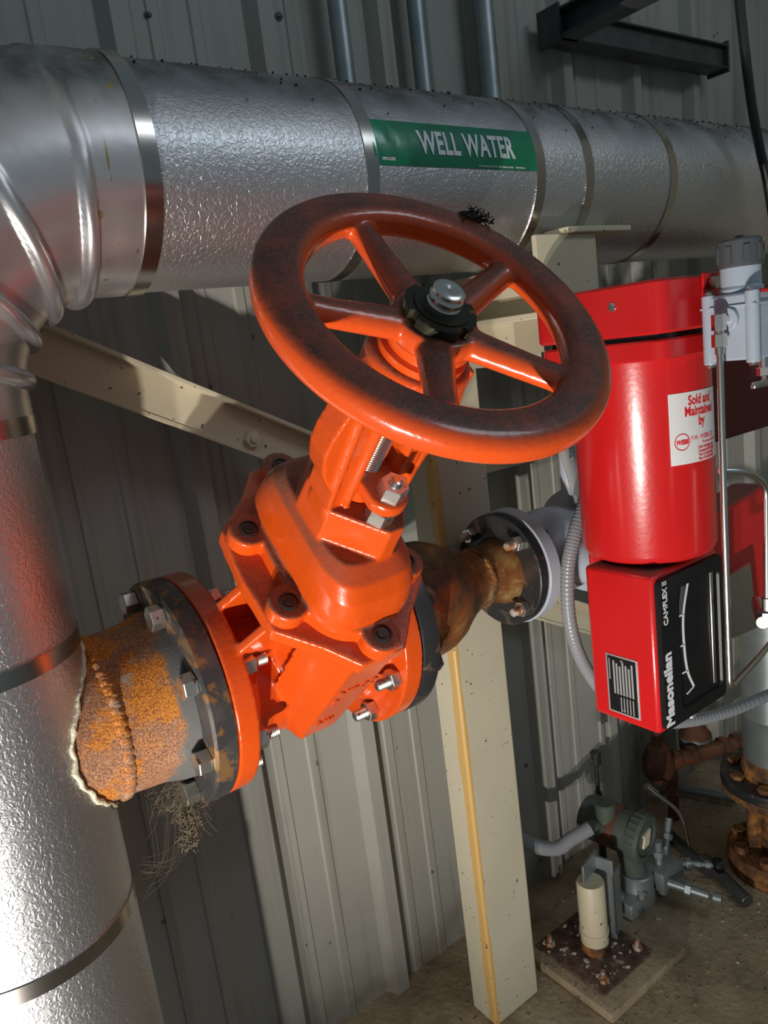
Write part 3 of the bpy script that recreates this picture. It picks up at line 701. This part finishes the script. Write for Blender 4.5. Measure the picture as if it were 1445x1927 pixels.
# steel plate with fitting on the yoke
bm = new(); prism(bm, [(1.262, -.490), (1.36, -.482), (1.38, -.62), (1.288, -.612), (1.266, -.600)], .752, .758, Matrix(((1, 0, 0, 0), (0, 0, 1, 0), (0, 1, 0, 0), (0, 0, 0, 1))), 0); part('mounting_plate', bm, 'stainless', cv, 'bare steel mounting plate')
for s, z in (('AIR', -.425), ('VI', -.640)):
    part('cast_lettering', text_bm(s, .018, Matrix(((1, 0, 0, 1.205), (0, 0, -1, .7748), (0, 1, 0, z), (0, 0, 0, 1))), depth=.001, bold=.0008), 'red_paint', cv)

# ------------------------------------------------------------------ air regulator
ar = empty('air_regulator', (1.07, .60, -.10), 'grey die-cast air filter regulator with black knob, right of the red top case', 'regulator')
RX, RY = 1.100, .606
bm = new(); prism(bm, rrect(.044, .038, .010, 5), -.078, .014, Matrix.Translation((RX, RY, 0)), .003)
lathe(bm, [(.030, .012), (.030, .020), (.027, .024), (.027, .050)], Matrix.Translation((RX-.008, RY, 0)), 40)
for x, y in ((-.038, -.032), (.038, -.032), (-.038, .032)): cyl(bm, (RX+x, RY+y, -.082), (RX+x, RY+y, .016), .0095, 20, .001)
cyl(bm, (RX-.043, RY, -.020), (RX-.051, RY, -.020), .017, 24, .001); cyl(bm, (RX+.010, RY-.037, -.022), (RX+.010, RY-.043, -.022), .013, 24, .001)
box(bm, (RX-.047, RY-.041, -.004), (RX+.047, RY+.041, -.001))
rb = part('regulator_body', bm, 'gray_regulator', ar, bevel=.0015)
bm = new(); lathe(bm, [(.027, .050), (.0295, .052), (.0295, .085), (.027, .088), (.006, .089), (.006, .092), (.003, .093)], Matrix.Translation((RX-.008, RY, 0)), 24)
for k in range(8):
    a = PI/4*k; box(bm, (.0285, -.004, .056), (.0315, .004, .078), Matrix.Translation((RX-.008, RY, 0)) @ Matrix.Rotation(a, 4, 'Z'))
part('adjusting_knob', bm, 'dark_cap', ar, 'dark grey knob cap')
for x, y in ((-.038, -.032), (.038, -.032), (-.038, .032)):
    piece('cap_screw', 'capscrew', lambda b: lathe(b, [(.0065, 0), (.0065, .003), (.004, .005)], seg=16), 'stainless', ar, Matrix.Translation((RX+x, RY+y, .016)))
    piece('cap_screw', 'capscrew', None, 'stainless', ar, frame((RX+x, RY+y, -.082), (0, 0, -1)))
piece('vent_plug', 'vplug', lambda b: lathe(b, [(.0075, 0), (.0075, .003), (.004, .0035), (.0035, .001)], seg=20), 'stainless', ar, frame((RX+.010, RY-.043, -.022), (0, -1, 0)))
bm = new(); cyl(bm, (RX+.012, RY-.02, -.075), (RX+.012, RY-.02, -.094), .008, 20); prism(bm, hexpoly(.018), -.106, -.094, Matrix.Translation((RX+.012, RY-.02, 0)), .0008); cyl(bm, (RX+.012, RY-.02, -.106), (RX+.012, RY-.02, -.116), .004)
box(bm, (RX-.020, RY-.024, -.122), (RX+.044, RY-.016, -.112), bev=.003)
part('drain_cock', bm, 'stainless', ar, 'small wing drain cock')
bm = new(); cyl(bm, (RX-.050, RY, -.020), (RX-.066, RY, -.020), .0075, 20); prism(bm, hexpoly(.017), .0, .022, frame((RX-.068, RY, -.011), (0, 0, -1)), .0008); cyl(bm, (RX-.068, RY, -.020), (RX-.068, RY, -.066), .0065, 16); prism(bm, hexpoly(.018), 0, .018, frame((RX-.068, RY, -.038), (0, 0, -1)), .0008)
part('elbow_fitting', bm, 'stainless', ar)

TX, TY = RX-.068, RY
bm = new(); tube(bm, bend_path([(TX, TY, -.06), (TX-.003, TY, -.30), (TX-.004, TY, -.572), (TX+.10, TY+.01, -.560), (TX+.16, TY+.02, -.555)], .016), .0048, 16)
solo('instrument_tube', bm, 'stainless', 'long bright stainless air tube hanging from the regulator past the black dial cover', 'tube')
bm = new(); tube(bm, bend_path([(1.045, .62, -.236), (1.085, .60, -.243), (1.138, .60, -.275), (1.132, .60, -.455)], .022), .0048, 16)
solo('instrument_tube', bm, 'stainless', 'short hooked stainless tube ending in a nut at the right picture edge', 'tube')
bm = new(); cyl(bm, (1.132, .60, -.455), (1.132, .60, -.478), .008, 20); prism(bm, hexpoly(.026), 0, .024, frame((1.132, .60, -.476), (0, 0, -1)), .001); cyl(bm, (1.118, .60, -.492), (1.21, .66, -.497), .010, 20); solo('tube_fitting', bm, 'stainless', 'stainless hex fitting under the hooked tube, at the right picture edge', 'fitting')
# conduit
cpts = [(1.20, 1.0, -.30), (1.16, .965, -.325), (1.10, .95, -.385), (1.072, .95, -.455), (1.068, .95, -.555), (1.098, .95, -.650), (1.16, .94, -.745), (1.27, .92, -.83), (1.37, .90, -.865), (1.50, .88, -.885), (1.70, .86, -.90)]
P_ = smooth_path(cpts, 60)
bm = new(); tube(bm, P_, .0125, 16, rf=lambda i, p: .0130+.0004*math.sin(i*1.25)); solo('flexible_conduit', bm, 'gray_vinyl', 'ribbed grey flexible conduit looping behind and under the red valve', 'conduit', sharp=80)
bm = new(); lathe(bm, [(.010, 0), (.010, .03), (.013, .032), (.013, .05), (.0105, .052), (.0105, .075)], frame((1.22, .80, -.76), (0, 0, 1)), 20); solo('tube_fitting', bm, 'galvanized', 'grey threaded fitting beneath the red yoke, above the conduit', 'fitting')

# things behind the red valve
bm = new(); prism(bm, [(1.40, -.30), (1.95, -.30), (1.95, .03), (1.5, .05), (1.40, .02)], .96, 1.06, Matrix(((1, 0, 0, 0), (0, 0, 1, 0), (0, 1, 0, 0), (0, 0, 0, 1))), .01); solo('red_casting', bm, 'shadowed_red', 'red casting with shadow painted into its colour, right of the spring barrel', 'casting', bevel=.01)
bm = new(); prism(bm, hexpoly(.040), 0, .022, frame((1.22, .78, -.215), (0, 0, 1)), .001); lathe(bm, [(.012, 0)]+[(.012 if k % 2 else .010, -.003*k) for k in range(1, 18)], frame((1.22, .78, -.215), (0, 0, 1)), 20); cyl(bm, (1.22, .78, -.26), (1.22, .78, -.40), .010); solo('travel_stop_bolt', bm, 'galvanized', 'grey adjusting bolt standing right of the barrel', 'bolt')
bm = new(); prism(bm, [(1.165, -.33), (1.185, -.25), (1.225, -.255), (1.23, -.30), (1.215, -.335)], .735, .74, Matrix(((1, 0, 0, 0), (0, 0, 1, 0), (0, 1, 0, 0), (0, 0, 0, 1)))); cyl(bm, (1.20, .737, -.33), (1.20, .78, -.385), .005); solo('metal_tag', bm, 'cream_paint', 'cream bent metal tag right of the long air tube', 'tag')
bm = new(); g = [[bm.verts.new((1.222+.075*i/6, 1.085-.010*math.sin(i*.9)-.006*j, -.235-.125*j/6-.012*math.sin(i*.8)*(j/6))) for i in range(7)] for j in range(7)]
for j in range(6):
    for i in range(6): bm.faces.new((g[j][i], g[j][i+1], g[j+1][i+1], g[j+1][i]))
tg = solo('tape_flag', bm, 'tape_gray', 'grey tape flag handwritten RAW WATER, left of the red barrel', 'tag'); sm = tg.modifiers.new('s', 'SOLIDIFY'); sm.thickness = .0015
bm = text_bm('RAW WATER', .022, Matrix(((0, -1, 0, 1.250), (.0, 0, -1, 1.064), (1, 0, 0, -.352), (0, 0, 0, 1))), depth=.0002, sx=.85, bold=-.0002)
part('handwriting', bm, 'ink_dark', tg)
bm = new(); cyl(bm, (1.26, 1.095, -.36), (1.26, 1.095, -.15), .016, 20); solo('sensing_pipe', bm, 'blue_gray_paint', 'thin pipe behind the tape flag', 'pipe')

# ------------------------------------------------------------------ cream steel
bm = new(); box(bm, (.993, 1.216, -Z0), (1.143, 1.30, .10)); post = solo('support_post', bm, 'cream_post_paint', 'cream steel post with a yellow rust streak, standing behind the reducer', 'post', bevel=.006)
br = empty('support_bracket', (1.13, 1.1, .02), 'cream cantilever steel bracket under the insulated pipe, behind the handwheel', 'bracket')
bm = new(); box(bm, (1.055, .955, .018), (1.215, 1.38, .030)); box(bm, (1.10, .96, .030), (1.19, 1.38, .105)); box(bm, (1.055, 1.0, .105), (1.215, 1.30, .1135)); part('bracket_beam', bm, 'cream_paint', br, bevel=.002)
bm = new(); box(bm, (1.052, .944, .022), (1.212, .955, .158)); box(bm, (1.12, .93, .158), (1.30, .985, .168)); part('end_plate', bm, 'cream_paint', br, bevel=.002)
bm = new(); box(bm, (1.065, 1.10, -.060), (1.215, 1.30, -.045)); box(bm, (1.10, 1.06, -.045), (1.18, 1.295, .018)); part('clamp_plate', bm, 'cream_paint', br, 'lower clamp plate')
# long diagonal brace behind everything (channel)
def chan(bm, p0, p1, hgt, fl, th):
    p0 = V(p0); p1 = V(p1); d = (p1-p0).normalized(); n = V((0, -1, 0)); u = d.cross(n)*-1
    if u.z < 0: u = -u
    def q(a, b): return [p+u*a+n*b for p in (p0, p1)]
    for (a0, a1, b0, b1) in ((-hgt/2, hgt/2, 0, th), (hgt/2-th, hgt/2, th, fl), (-hgt/2, -hgt/2+th, th, fl*.25)):
        c = [q(a0, b0), q(a1, b0), q(a1, b1), q(a0, b1)]; loft(bm, [[k[0] for k in c], [k[1] for k in c]])
br2 = empty('diagonal_brace', (.6, 1.42, -.1), 'cream diagonal steel channel brace running behind the orange valve, bolted at mid length', 'brace')
bm = new(); chan(bm, (.05, 1.36, .214), (.99, 1.36, -.302), .082, .040, .008); part('channel', bm, 'cream_paint', br2, bevel=.0015)
bxc = V((.664, 1.352, -.136)); piece('hex_bolt_head', 'brb', lambda b: (prism(b, hexpoly(.030), 0, .012, ch=.001), lathe(b, [(.008, .011), (.008, .017), (.006, .018)], seg=20)), 'cream_paint', br2, frame(bxc, (0, -1, 0)))
bm = new(); chan(bm, (1.235, 1.425, -.605), (2.3, 1.425, -1.18), .082, .040, .008); solo('diagonal_brace', bm, 'cream_paint', 'cream diagonal channel seen right of the small black flange, behind the grey conduit', 'brace', bevel=.0015)
bm = new(); box(bm, (1.225, 1.40, -.335), (2.2, 1.445, -.300)); solo('wall_girt', bm, 'cream_paint', 'narrow cream horizontal rail on the wall right of the post', 'rail', bevel=.002)
# conduits high on the wall
for x, r, lb in ((1.054, .020, 'leftmost of three galvanized conduits rising above the insulated pipe'), (1.268, .0195, 'middle of three galvanized conduits rising above the insulated pipe'), (1.480, .0235, 'rightmost and thickest of three galvanized conduits above the insulated pipe')):
    bm = new(); cyl(bm, (x, 1.432, .20), (x, 1.432, 1.6), r, 24); solo('metal_conduit', bm, 'galvanized', lb, 'conduit', 'vertical conduits on the back wall')
fb = empty('wall_frame_bracket', (1.75, 1.43, .72), 'dark steel bracket on the wall at top right, one arm reaching forward', 'bracket')
bm = new(); box(bm, (1.70, 1.400, .700), (2.46, 1.452, .768)); box(bm, (1.70, 1.385, .762), (2.46, 1.400, .768)); box(bm, (1.70, 1.385, .700), (2.46, 1.400, .706)); part('wall_rail', bm, 'dark_steel', fb, bevel=.002)
bm = new(); box(bm, (1.695, .70, .700), (1.765, 1.40, .708)); box(bm, (1.695, .70, .762), (1.765, 1.40, .768)); box(bm, (1.725, .70, .706), (1.735, 1.40, .764)); part('cantilever_arm', bm, 'dark_steel', fb)
for x in (1.69, 2.46):
    bm = new(); box(bm, (x, 1.385, .692), (x+.01, 1.455, .778)); part('end_cap', bm, 'dark_steel', fb)
bm = new(); tube(bm, smooth_path([(1.63, .9, .75), (1.648, .9, .58), (1.680, .9, .41), (1.712, .9, .31), (1.742, .9, .237), (1.77, .9, .10), (1.80, .92, -.1)], 8), .0095, 14); solo('hanging_cable', bm, 'black_rubber', 'thick black cable hanging in front of the pipe at the right edge', 'cable')

# ------------------------------------------------------------------ floor items
pl = empty('equipment_plinth', (1.33, 1.19, -Z0), 'low square concrete plinth on the floor carrying the short cream pipe post', 'plinth')
bm = new(); box(bm, (1.195, 1.03, -Z0), (1.50, 1.36, -Z0+.028), bev=.006); part('concrete_base', bm, 'dirty_concrete', pl)
bm = new(); box(bm, (1.225, 1.075, -Z0+.028), (1.425, 1.30, -Z0+.036), bev=.002); part('base_plate', bm, 'rusty_plate', pl, 'rusty steel base plate')
for x, y in ((1.255, 1.10), (1.40, 1.105), (1.25, 1.27), (1.40, 1.275)):
    piece('anchor_bolt', 'anch', lambda b: (prism(b, hexpoly(.022), 0, .012, ch=.001), cyl(b, (0, 0, 0), (0, 0, .03), .006, 12)), 'rusty_nut', pl, Matrix.Translation((x, y, -Z0+.036)))
pp = empty('pipe_post', (1.328, 1.183, -Z0+.036), 'short cream capped pipe post with rusty foot on the concrete plinth', 'post')
bm = new(); lathe(bm, [(.034, -Z0+.036), (.036, -Z0+.05), (.036, -1.398), (.033, -1.393)], Matrix.Translation((1.328, 1.183, 0)), 40); lathe(bm, [(.0385, -Z0+.088), (.0385, -Z0+.096)], Matrix.Translation((1.328, 1.183, 0)), 40); part('post_pipe', bm, 'cream_paint', pp)
bm = new(); lathe(bm, [(.0365, -Z0+.0365), (.037, -Z0+.05), (.0365, -Z0+.062)], Matrix.Translation((1.328, 1.183, 0)), 40); part('rusty_foot', bm, 'heavy_rust', pp, 'rusted foot')
bm = new(); Mb = Matrix.Translation((1.385, 1.19, 0)) @ Matrix.Rotation(.25, 4, 'Z')
box(bm, (-.004, -.030, -Z0+.036), (.004, .018, -1.36), Mb); box(bm, (-.075, .014, -1.40), (.004, .020, -1.345), Mb); box(bm, (-.004, -.030, -1.40), (.04, -.024, -Z0+.05), Mb)
solo('angle_bracket', bm, 'galvanized', 'upright grey steel angle beside the short cream post', 'bracket', bevel=.001)
tr = empty('field_transmitter', (1.53, 1.24, -1.40), 'green-grey round-cased pressure transmitter near the floor, behind the cream post', 'transmitter')
ta = V((.15, -.97, -.06)).normalized(); tc = V((1.535, 1.235, -1.375)); MT = frame(tc, ta, (0, 0, 1))
bm = new(); lathe(bm, [(.02, -.115), (.055, -.112), (.062, -.10), (.062, -.055), (.056, -.05), (.056, .03), (.066, .034), (.068, .04), (.068, .062), (.062, .070), (.050, .0705), (.050, .066), (.012, .066)], MT, 40)
for k in range(24):
    a = PI/12*k; lathe(bm, [(.003, .036), (.003, .062)], MT @ Matrix.Translation((.067*math.cos(a), .067*math.sin(a), 0)), 6)
cyl(bm, tc+V((0, 0, -.02)), tc+V((.02, -.02, -.14)), .032, 28, .003); cyl(bm, tc-ta*.03, tc-ta*.03+V((-.10, .015, .03)), .022, 24)
cyl(bm, tc+V((-.03, .03, .0)), tc+V((-.03, .03, .085)), .028, 28, .004)
part('transmitter_housing', bm, 'green_gray_enamel', tr)
bm = new(); cyl(bm, tc-ta*.055, tc-ta*.005, .0605, 40); part('tag_plate', bm, 'bronze', tr, 'tarnished wraparound nameplate')
bm = new(); prism(bm, [(-.02, -.012), (.024, -.020), (.020, .018), (.004, .012), (-.018, .020)], .0663, .072, MT); part('torn_label', bm, 'foam_edge', tr, 'torn white paper label')
bm = new(); cyl(bm, tc+V((.02, -.02, -.13)), tc+V((.02, -.02, -.18)), .045, 28, .004); box(bm, (1.47, 1.17, -1.60), (1.58, 1.27, -1.55), bev=.01); cyl(bm, (1.52, 1.215, -1.63), (1.52, 1.215, -1.55), .02)
part('process_flange', bm, 'galvanized', tr)
for dx, dy in ((.035, 0), (-.035, 0), (0, .035), (0, -.035)):
    piece('hex_bolt_head', 'tb', bolt_head(.020, .014), 'zinc', tr, Matrix.Translation((1.52+dx*1.2, 1.215+dy*1.2, -1.55)))
bm = new(); tube(bm, smooth_path([(1.43, 1.26, -1.33), (1.38, 1.28, -1.345), (1.33, 1.30, -1.36), (1.26, 1.34, -1.32), (1.18, 1.43, -1.22)], 8), .019, 16); solo('flexible_conduit', bm, 'gray_vinyl', 'dusty conduit curving from the green-grey transmitter towards the wall', 'conduit')
bm = new(); cyl(bm, (1.58, 1.35, -1.33), (1.58, 1.35, -1.22), .006, 12); cyl(bm, (1.58, 1.35, -1.24), (1.58, 1.35, -1.20), .015, 16, .002); cyl(bm, (1.58, 1.35, -Z0), (1.58, 1.35, -1.33), .011, 12); solo('bleed_valve_stem', bm, 'black_steel', 'thin dark upright stem behind the green-grey transmitter', 'valve')
# manifold on the floor with black knob
mf = empty('instrument_manifold', (1.66, 1.17, -Z0), 'stainless instrument manifold with black knob, on the floor right of the transmitter', 'manifold')
bm = new(); box(bm, (1.60, 1.16, -1.58), (1.70, 1.24, -1.52), bev=.006); cyl(bm, (1.65, 1.20, -Z0), (1.65, 1.20, -1.57), .015, 16)
for a, b, r in (((1.62, 1.16, -1.55), (1.66, 1.06, -1.56), .012), ((1.70, 1.19, -1.55), (1.75, 1.14, -1.555), .011), ((1.64, 1.20, -1.52), (1.64, 1.20, -1.45), .012), ((1.68, 1.21, -1.52), (1.74, 1.23, -1.44), .010), ((1.61, 1.22, -1.53), (1.55, 1.26, -1.47), .012), ((1.75, 1.14, -1.555), (1.775, 1.115, -1.557), .008)):
    cyl(bm, a, b, r, 14, .001); m_ = (V(a)+V(b))/2; prism(bm, hexpoly(r*2.8), -.008, .008, frame(m_, V(b)-V(a)), .0008)
part('manifold_block', bm, 'galvanized', mf)
bm = new(); lathe(bm, [(.010, -.018), (.020, -.010), (.022, 0), (.020, .010), (.010, .013)], frame((1.785, 1.105, -1.557), (.7, -.7, 0)), 24); part('black_knob', bm, 'black_plastic', mf, 'round black knob')
bm = new(); cyl(bm, (1.665, 1.05, -1.56), (1.672, 1.03, -1.56), .014, 20); part('bright_plug', bm, 'galvanized', mf)
bm = new(); tube(bm, bend_path([(1.80, 1.33, -1.42), (1.86, 1.27, -1.50), (1.86, 1.25, -1.60)], .04), .006, 12); cyl(bm, (1.79, 1.34, -1.405), (1.81, 1.32, -1.435), .012, 16); solo('instrument_tube', bm, 'stainless', 'thin bent tube with a pale end rising from the floor below the red valve', 'tube')
bm = new(); cyl(bm, (2.10, 1.44, -1.60), (2.17, 1.27, -1.60), .0165, 20, .002); solo('steel_rod', bm, 'galvanized', 'pale steel rod lying on the floor by the bronze valves', 'rod')
bm = new(); cyl(bm, (1.84, 1.19, -1.605), (1.765, 1.01, -1.612), .018, 20, .002); solo('steel_rod', bm, 'dark_steel', 'dark steel rod lying on the floor left of the rusty flange', 'rod')
bm = new(); box(bm, (-.10, -.012, 0), (.10, .012, .030), Matrix.Translation((1.84, 1.235, -Z0)) @ Matrix.Rotation(1.2, 4, 'Z'), .002); solo('iron_bar', bm, 'dark_steel', 'short dark iron bar on the floor behind the dark rod', 'bar')
# bronze valves
bz = empty('bronze_valve_set', (2.05, 1.40, -1.50), 'tarnished bronze pipework with two small valves low against the wall', 'valve')
bm = new(); cyl(bm, (1.93, 1.40, -1.42), (2.22, 1.28, -1.42), .026, 20); lathe(bm, [(.03, -1.48), (.05, -1.45), (.05, -1.40), (.035, -1.36), (.018, -1.35), (.018, -1.27)], Matrix.Translation((1.94, 1.40, 0)), 24)
lathe(bm, [(.03, -1.46), (.052, -1.43), (.052, -1.38), (.03, -1.35), (.018, -1.34), (.018, -1.27)], Matrix.Translation((2.12, 1.38, 0)), 24)
cyl(bm, (1.98, 1.38, -Z0), (1.98, 1.38, -1.42), .018, 16)
for x in (1.985, 2.04, 2.15, 2.20): cyl(bm, (x, 1.40-(x-1.93)*.414, -1.42), (x+.018, 1.40-(x+.018-1.93)*.414, -1.42), .034, 8)
part('bronze_pipework', bm, 'bronze', bz)
for x, y in ((1.94, 1.40), (2.12, 1.38)):
    bm = new(); lathe(bm, [(.040, -1.275), (.048, -1.27), (.048, -1.262), (.040, -1.258)], Matrix.Translation((x, y, 0)), 24, closed=True)
    for k in range(4):
        a = PI/2*k+.5; cyl(bm, (x, y, -1.266), (x+.044*math.cos(a), y+.044*math.sin(a), -1.266), .005, 8)
    part('small_handwheel', bm, 'heavy_rust', bz)
bm = new(); lathe(bm, [(.053, -1.405), (.054, -1.40), (.053, -1.385)], Matrix.Translation((2.12, 1.38, 0)), 24); part('verdigris_ring', bm, 'galvanized', bz, 'pale blue-green ring')
# big grey riser with rusty flanges at the right edge
gr = empty('grey_riser_pipe', (1.93, 1.06, -Z0), 'dull grey vertical pipe on rusty flanges at the lower right edge', 'pipe')
GX, GY = 1.985, 1.035; MG = Matrix.Translation((GX, GY, 0))
bm = new(); lathe(bm, [(.088, -1.28), (.088, -1.14), (.09, -1.135), (.088, -1.13), (.088, -.80)], MG, 56); part('riser_jacket', bm, 'galvanized', gr)
bm = new(); lathe(bm, [(.04, -1.375), (.145, -1.375), (.150, -1.37), (.150, -1.34), (.145, -1.335), (.10, -1.33), (.088, -1.27)], MG, 64); part('upper_flange', bm, 'heavy_rust', gr)
bm = new(); lathe(bm, [(.151, -1.352), (.1515, -1.350), (.1515, -1.325), (.151, -1.323)], MG, 64); part('flange_stripe', bm, 'black_steel', gr, 'dark flange rim')
bm = new(); lathe(bm, [(.055, -1.56), (.05, -1.50), (.05, -1.42), (.06, -1.375)], MG, 40)
for k in range(6):
    a = PI/3*k+.3; box(bm, (.05, -.010, -1.56), (.085, .010, -1.375), MG @ Matrix.Rotation(a, 4, 'Z'))
part('yoke_column', bm, 'heavy_rust', gr)
bm = new(); lathe(bm, [(.05, -Z0), (.135, -Z0), (.140, -Z0+.005), (.140, -1.575), (.135, -1.565), (.05, -1.56)], MG, 64); part('lower_flange', bm, 'heavy_rust', gr)
for k in range(8):
    a = PI/4*k+.2; piece('flange_nut', 'gn', bolt_head(.032, .022), 'heavy_rust', gr, Matrix.Translation((GX+.118*math.cos(a), GY+.118*math.sin(a), -1.333)))
    piece('flange_nut', 'gn', None, 'heavy_rust', gr, Matrix.Translation((GX+.112*math.cos(a), GY+.112*math.sin(a), -1.566)))

# ------------------------------------------------------------------ dirt
def clump(c, n, s, m, name, label, cat, L=.02, r=.0009, seed=1):
    rnd = random.Random(seed); bm = new(); c = V(c)
    for k in range(n):
        p = c+V((rnd.gauss(0, s[0]), rnd.gauss(0, s[1]), rnd.gauss(0, s[2]))); d = V((rnd.gauss(0, 1), rnd.gauss(0, 1), rnd.gauss(0, .7))).normalized()
        q = d.orthogonal(); tube(bm, [p, p+d*L*.5+q*L*.15, p+d*L], r*rnd.uniform(.6, 1.6), 5)
    return solo(name, bm, m, label, cat, kind='stuff')
rimp = ML @ V((.125, .125, wh+.012))
clump(rimp, 170, (.009, .008, .004), 'leaf_debris', 'leaf_litter', 'small dark clump of plant litter on the upper right of the handwheel rim', 'debris', .009, .0007, 3)
rnd = random.Random(5); bm = new(); c0 = V((.315, YP-.03, VZ-.135))
for k in range(260):
    a = c0+V((rnd.gauss(0, .018), rnd.gauss(0, .03), rnd.uniform(-.03, .02))); b = a+V((rnd.gauss(-.002, .011), rnd.gauss(0, .012), -abs(rnd.gauss(.016, .014))))
    m_ = (a+b)/2+V((rnd.gauss(0, .008), rnd.gauss(0, .008), 0)); tube(bm, smooth_path([a, m_, b], 3), .00028, 4)
for k in range(260):
    a = c0+V((rnd.gauss(-.005, .006), rnd.gauss(-.02, .006), rnd.uniform(-.095, -.02))); b = a+V((rnd.gauss(0, .006), rnd.gauss(0, .006), rnd.gauss(0, .006))); tube(bm, [a, b], .0007, 4)
for k in range(14):
    a = c0+V((rnd.gauss(0, .02), rnd.gauss(0, .02), 0)); tube(bm, smooth_path([a, V((.23+rnd.gauss(0, .01), YP-.09, VZ-.22-rnd.random()*.06))*.5+a*.5+V((0, 0, -.03)), V((.222, YP-.04+rnd.gauss(0, .02), VZ-.20-rnd.random()*.08))], 4), .00015, 4)
solo('cobweb', bm, 'cobweb', 'dusty brown cobweb hanging under the rusty pipe and flange', 'cobweb', kind='stuff')
bm = new(); rnd = random.Random(9)
for k in range(420):
    x = rnd.uniform(.40, 2.6); th = math.radians(rnd.gauss(105, 17)); p = on_pipe(x, th, RP+.001); s = rnd.uniform(.0007, .0024)
    lathe(bm, [(s*.5, -.001), (s, .0005), (s*.4, s*.9)], frame(p, (rnd.gauss(0, .3), math.cos(th), math.sin(th)), (rnd.random(), rnd.random(), .2)), 5)
solo('roof_grit', bm, 'leaf_debris', 'scattered black crumbs of dirt along the top of the insulated pipe', 'dirt', kind='stuff')
bm = new()
for k in range(420):
    x = rnd.uniform(1.05, 2.6); y = rnd.uniform(.75, 1.45); s = abs(rnd.gauss(.0022, .0018))+.0010; z = -Z0
    if 1.19 < x < 1.505 and 1.02 < y < 1.37: z = -Z0+.036 if (1.225 < x < 1.425 and 1.075 < y < 1.30) else -Z0+.028
    lathe(bm, [(s*.8, -.0005), (s, s*.25), (s*.45, s*.5)], frame((x, y, z), (rnd.gauss(0, .2), rnd.gauss(0, .2), 1), (rnd.random(), rnd.random(), 0)), 6)
solo('floor_debris', bm, 'dirty_concrete', 'crumbs and flakes of debris scattered over the concrete floor', 'debris', kind='stuff')
bm = new()
for k in range(90):
    if k < 30: x, y, z = rnd.uniform(1.24, 1.42), rnd.uniform(1.08, 1.29), -Z0+.036
    else: x, y, z = rnd.uniform(1.55, 2.5), rnd.uniform(.8, 1.42), -Z0
    s = rnd.uniform(.002, .007); box(bm, (-s, -s*.6, 0), (s, s*.6, s*.5), Matrix.Translation((x, y, z)) @ Matrix.Rotation(rnd.random()*6, 4, 'Z') @ Matrix.Rotation(rnd.gauss(0, .25), 4, 'X'))
solo('paint_flakes', bm, 'pale_chip', 'pale paint flakes scattered on the floor and plinth', 'debris', kind='stuff')
